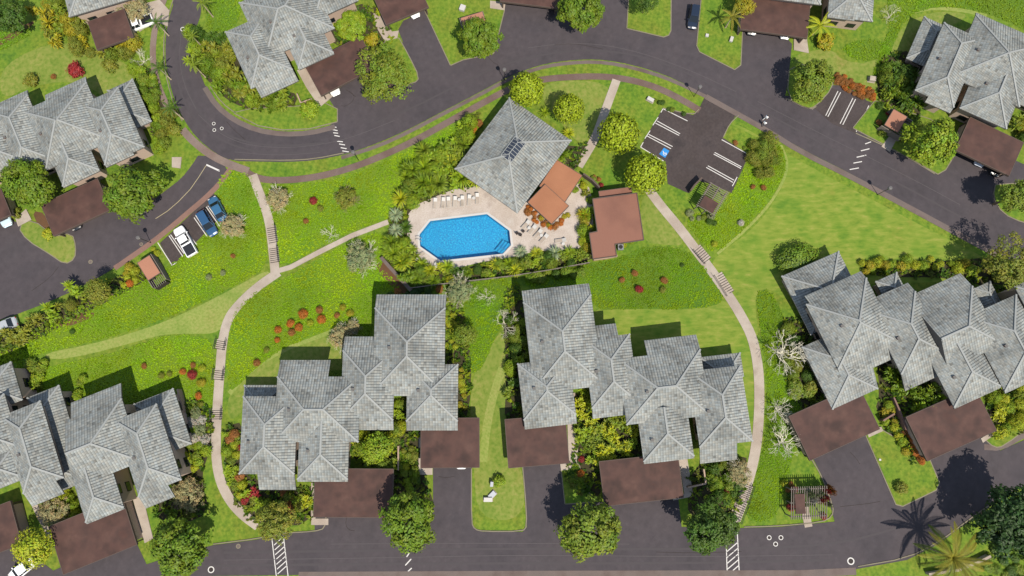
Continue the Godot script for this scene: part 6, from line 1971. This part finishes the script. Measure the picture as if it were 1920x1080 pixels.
	# single shrubs dotted on the banks
	for a in [
		[500, 656, 8, "orange shrub, lowest left of the dotted row behind the left middle house", F.olive], [522, 618, 9, "orange shrub at the left end of the dotted group", F.orange], [545, 606, 11, "bright orange shrub third from the left in the dotted group", F.orange],
		[560, 613, 10, "orange shrub in the middle of the dotted group", F.orange], [547, 624, 9, "olive orange shrub low in the dotted group", F.rust], [569, 588, 12, "largest bright orange shrub in the dotted group", F.orange],
		[582, 605, 8, "yellow-green shrub in the middle of the dotted group", F.yellow], [602, 598, 11, "round orange-red shrub right of the middle of the dotted group", F.orange], [598, 581, 9, "orange shrub above the round red one in the dotted group", F.rust],
		[632, 591, 8, "rusty shrub near the right end of the dotted group", F.rust], [642, 576, 8, "golden shrub near the top of the dotted group", F.gold], [657, 587, 10, "olive shrub at the right end of the dotted group", F.gold],
		[520, 638, 7, "small orange shrub below the left end of the dotted group", F.orange], [482, 680, 9, "orange shrub alone beside the left path lawn", F.rust],
		[270, 686, 8, "rusty shrub alone behind the lower left house", F.rust], [303, 704, 8, "olive shrub, left of a pair behind the lower left house", F.olive], [317, 701, 7, "olive shrub, right of a pair behind the lower left house", F.olive],
		[343, 697, 9, "orange shrub left of the bright red one by the left path", F.orange], [359, 703, 12, "bright red shrub beside the steps on the left path", F.red], [362, 685, 8, "orange shrub above the bright red one by the left path", F.rust],
		[379, 690, 10, "yellowish shrub right of the bright red one by the left path", F.yellow], [377, 718, 12, "golden orange shrub below the bright red one by the left path", F.gold], [372, 742, 10, "red-orange shrub lowest of the bright group by the left path", F.orange], [376, 758, 8, "olive shrub below the bright group by the left path", F.olive],
		[1166, 525, 8, "rusty shrub on the green bank below the pool house, left", F.rust], [1190, 512, 9, "brown shrub on the green bank below the pool house, top", F.rust], [1198, 542, 11, "pink-red shrub on the green bank below the pool house", F.red], [1246, 526, 10, "rusty shrub on the green bank below the pool house, right", F.rust], [1243, 543, 9, "olive shrub low on the green bank", F.olive], [1279, 497, 6, "tiny dark shrub near the right stairs", F.deep],
		[588, 377, 10, "crimson shrub on the pool triangle", F.red], [601, 391, 9, "olive shrub beside the crimson one on the pool triangle", F.olive], [574, 414, 7, "small rusty shrub low on the pool triangle", F.rust],
		[142, 131, 20, "broad crimson shrub on the upper left back lawn", F.red], [205, 122, 18, "mixed olive shrub beside the crimson one on the back lawn", F.olive], [60, 150, 18, "brown-green shrub on the upper left back lawn", F.olive], [100, 143, 7, "small brown shrub on the upper left back lawn", F.rust],
		[936, 902, 15, "round green bush beside the slim cabinet on the middle lawn", F.lime], [1089, 888, 9, "round orange shrub on the small lawn by the right middle driveway", F.orange], [1090, 860, 8, "crimson shrub beside the right middle carport walk", F.red], [1362, 922, 8, "crimson shrub beside the lower right stairs", F.red],
		[1665, 213, 6, "bright red shrub left of the peach enclosure", F.red], [1649, 230, 9, "rust shrub at the foot of the peach enclosure", F.rust], [1655, 250, 11, "green shrub below the peach enclosure", F.mid], [1650, 198, 11, "dark shrub above the peach enclosure", F.deep],
		[1690, 915, 16, "thin olive young tree on the lawn between the right carports", F.olive], [698, 178, 1, "", F.mid],
		[580, 205, 24, "low green bush at the corner of the upper house lawn", F.lime], [135, 622, 7, "small dark shrub on the left bank", F.deep], [392, 520, 8, "small grey shrub on the left bank, left", F.grey], [418, 512, 8, "small grey shrub on the left bank, right", F.grey], [437, 480, 7, "small brown shrub high on the left bank", F.rust],
		[1412, 350, 7, "small brown shrub on the car park bank, upper", F.rust], [1432, 352, 8, "reddish shrub on the car park bank, upper right", F.rust], [1390, 418, 8, "pale shrub on the car park bank, lower", F.flower], [1340, 458, 8, "yellow-green shrub on the car park bank beside the path", F.yellow],
		[715, 20, 14, "round yellow-green bush by the upper driveway entry", F.yellow], [700, 75, 18, "golden shrub beside the carport under the big tree", F.gold], [1470, 905, 9, "yellow-green shrub on the right ground cover strip", F.yellow], [1548, 78, 22, "golden hedge bush below the yellow palm", F.gold],
		[1170, 460, 7, "yellow shrub behind the brown pool house", F.yellow], [1183, 452, 9, "green shrub behind the brown pool house", F.lime], [1555, 918, 9, "scarlet shrub at the right post of the pergola", F.red], [1545, 968, 9, "scarlet shrub at the lower corner of the pergola", F.red], [88, 440, 14, "yellow-green shrub beside the carport between round trees", F.yellow],
		[30, 400, 14, "round olive bush at the left edge carport", F.olive], [1085, 905, 1, "", F.mid],
	]:
		if a[3] == "":
			continue
		shrub("round_shrub", a[0], a[1], a[2], "fine" if a[2] < 13 else "shrub", a[4], a[3], "", 0.95)
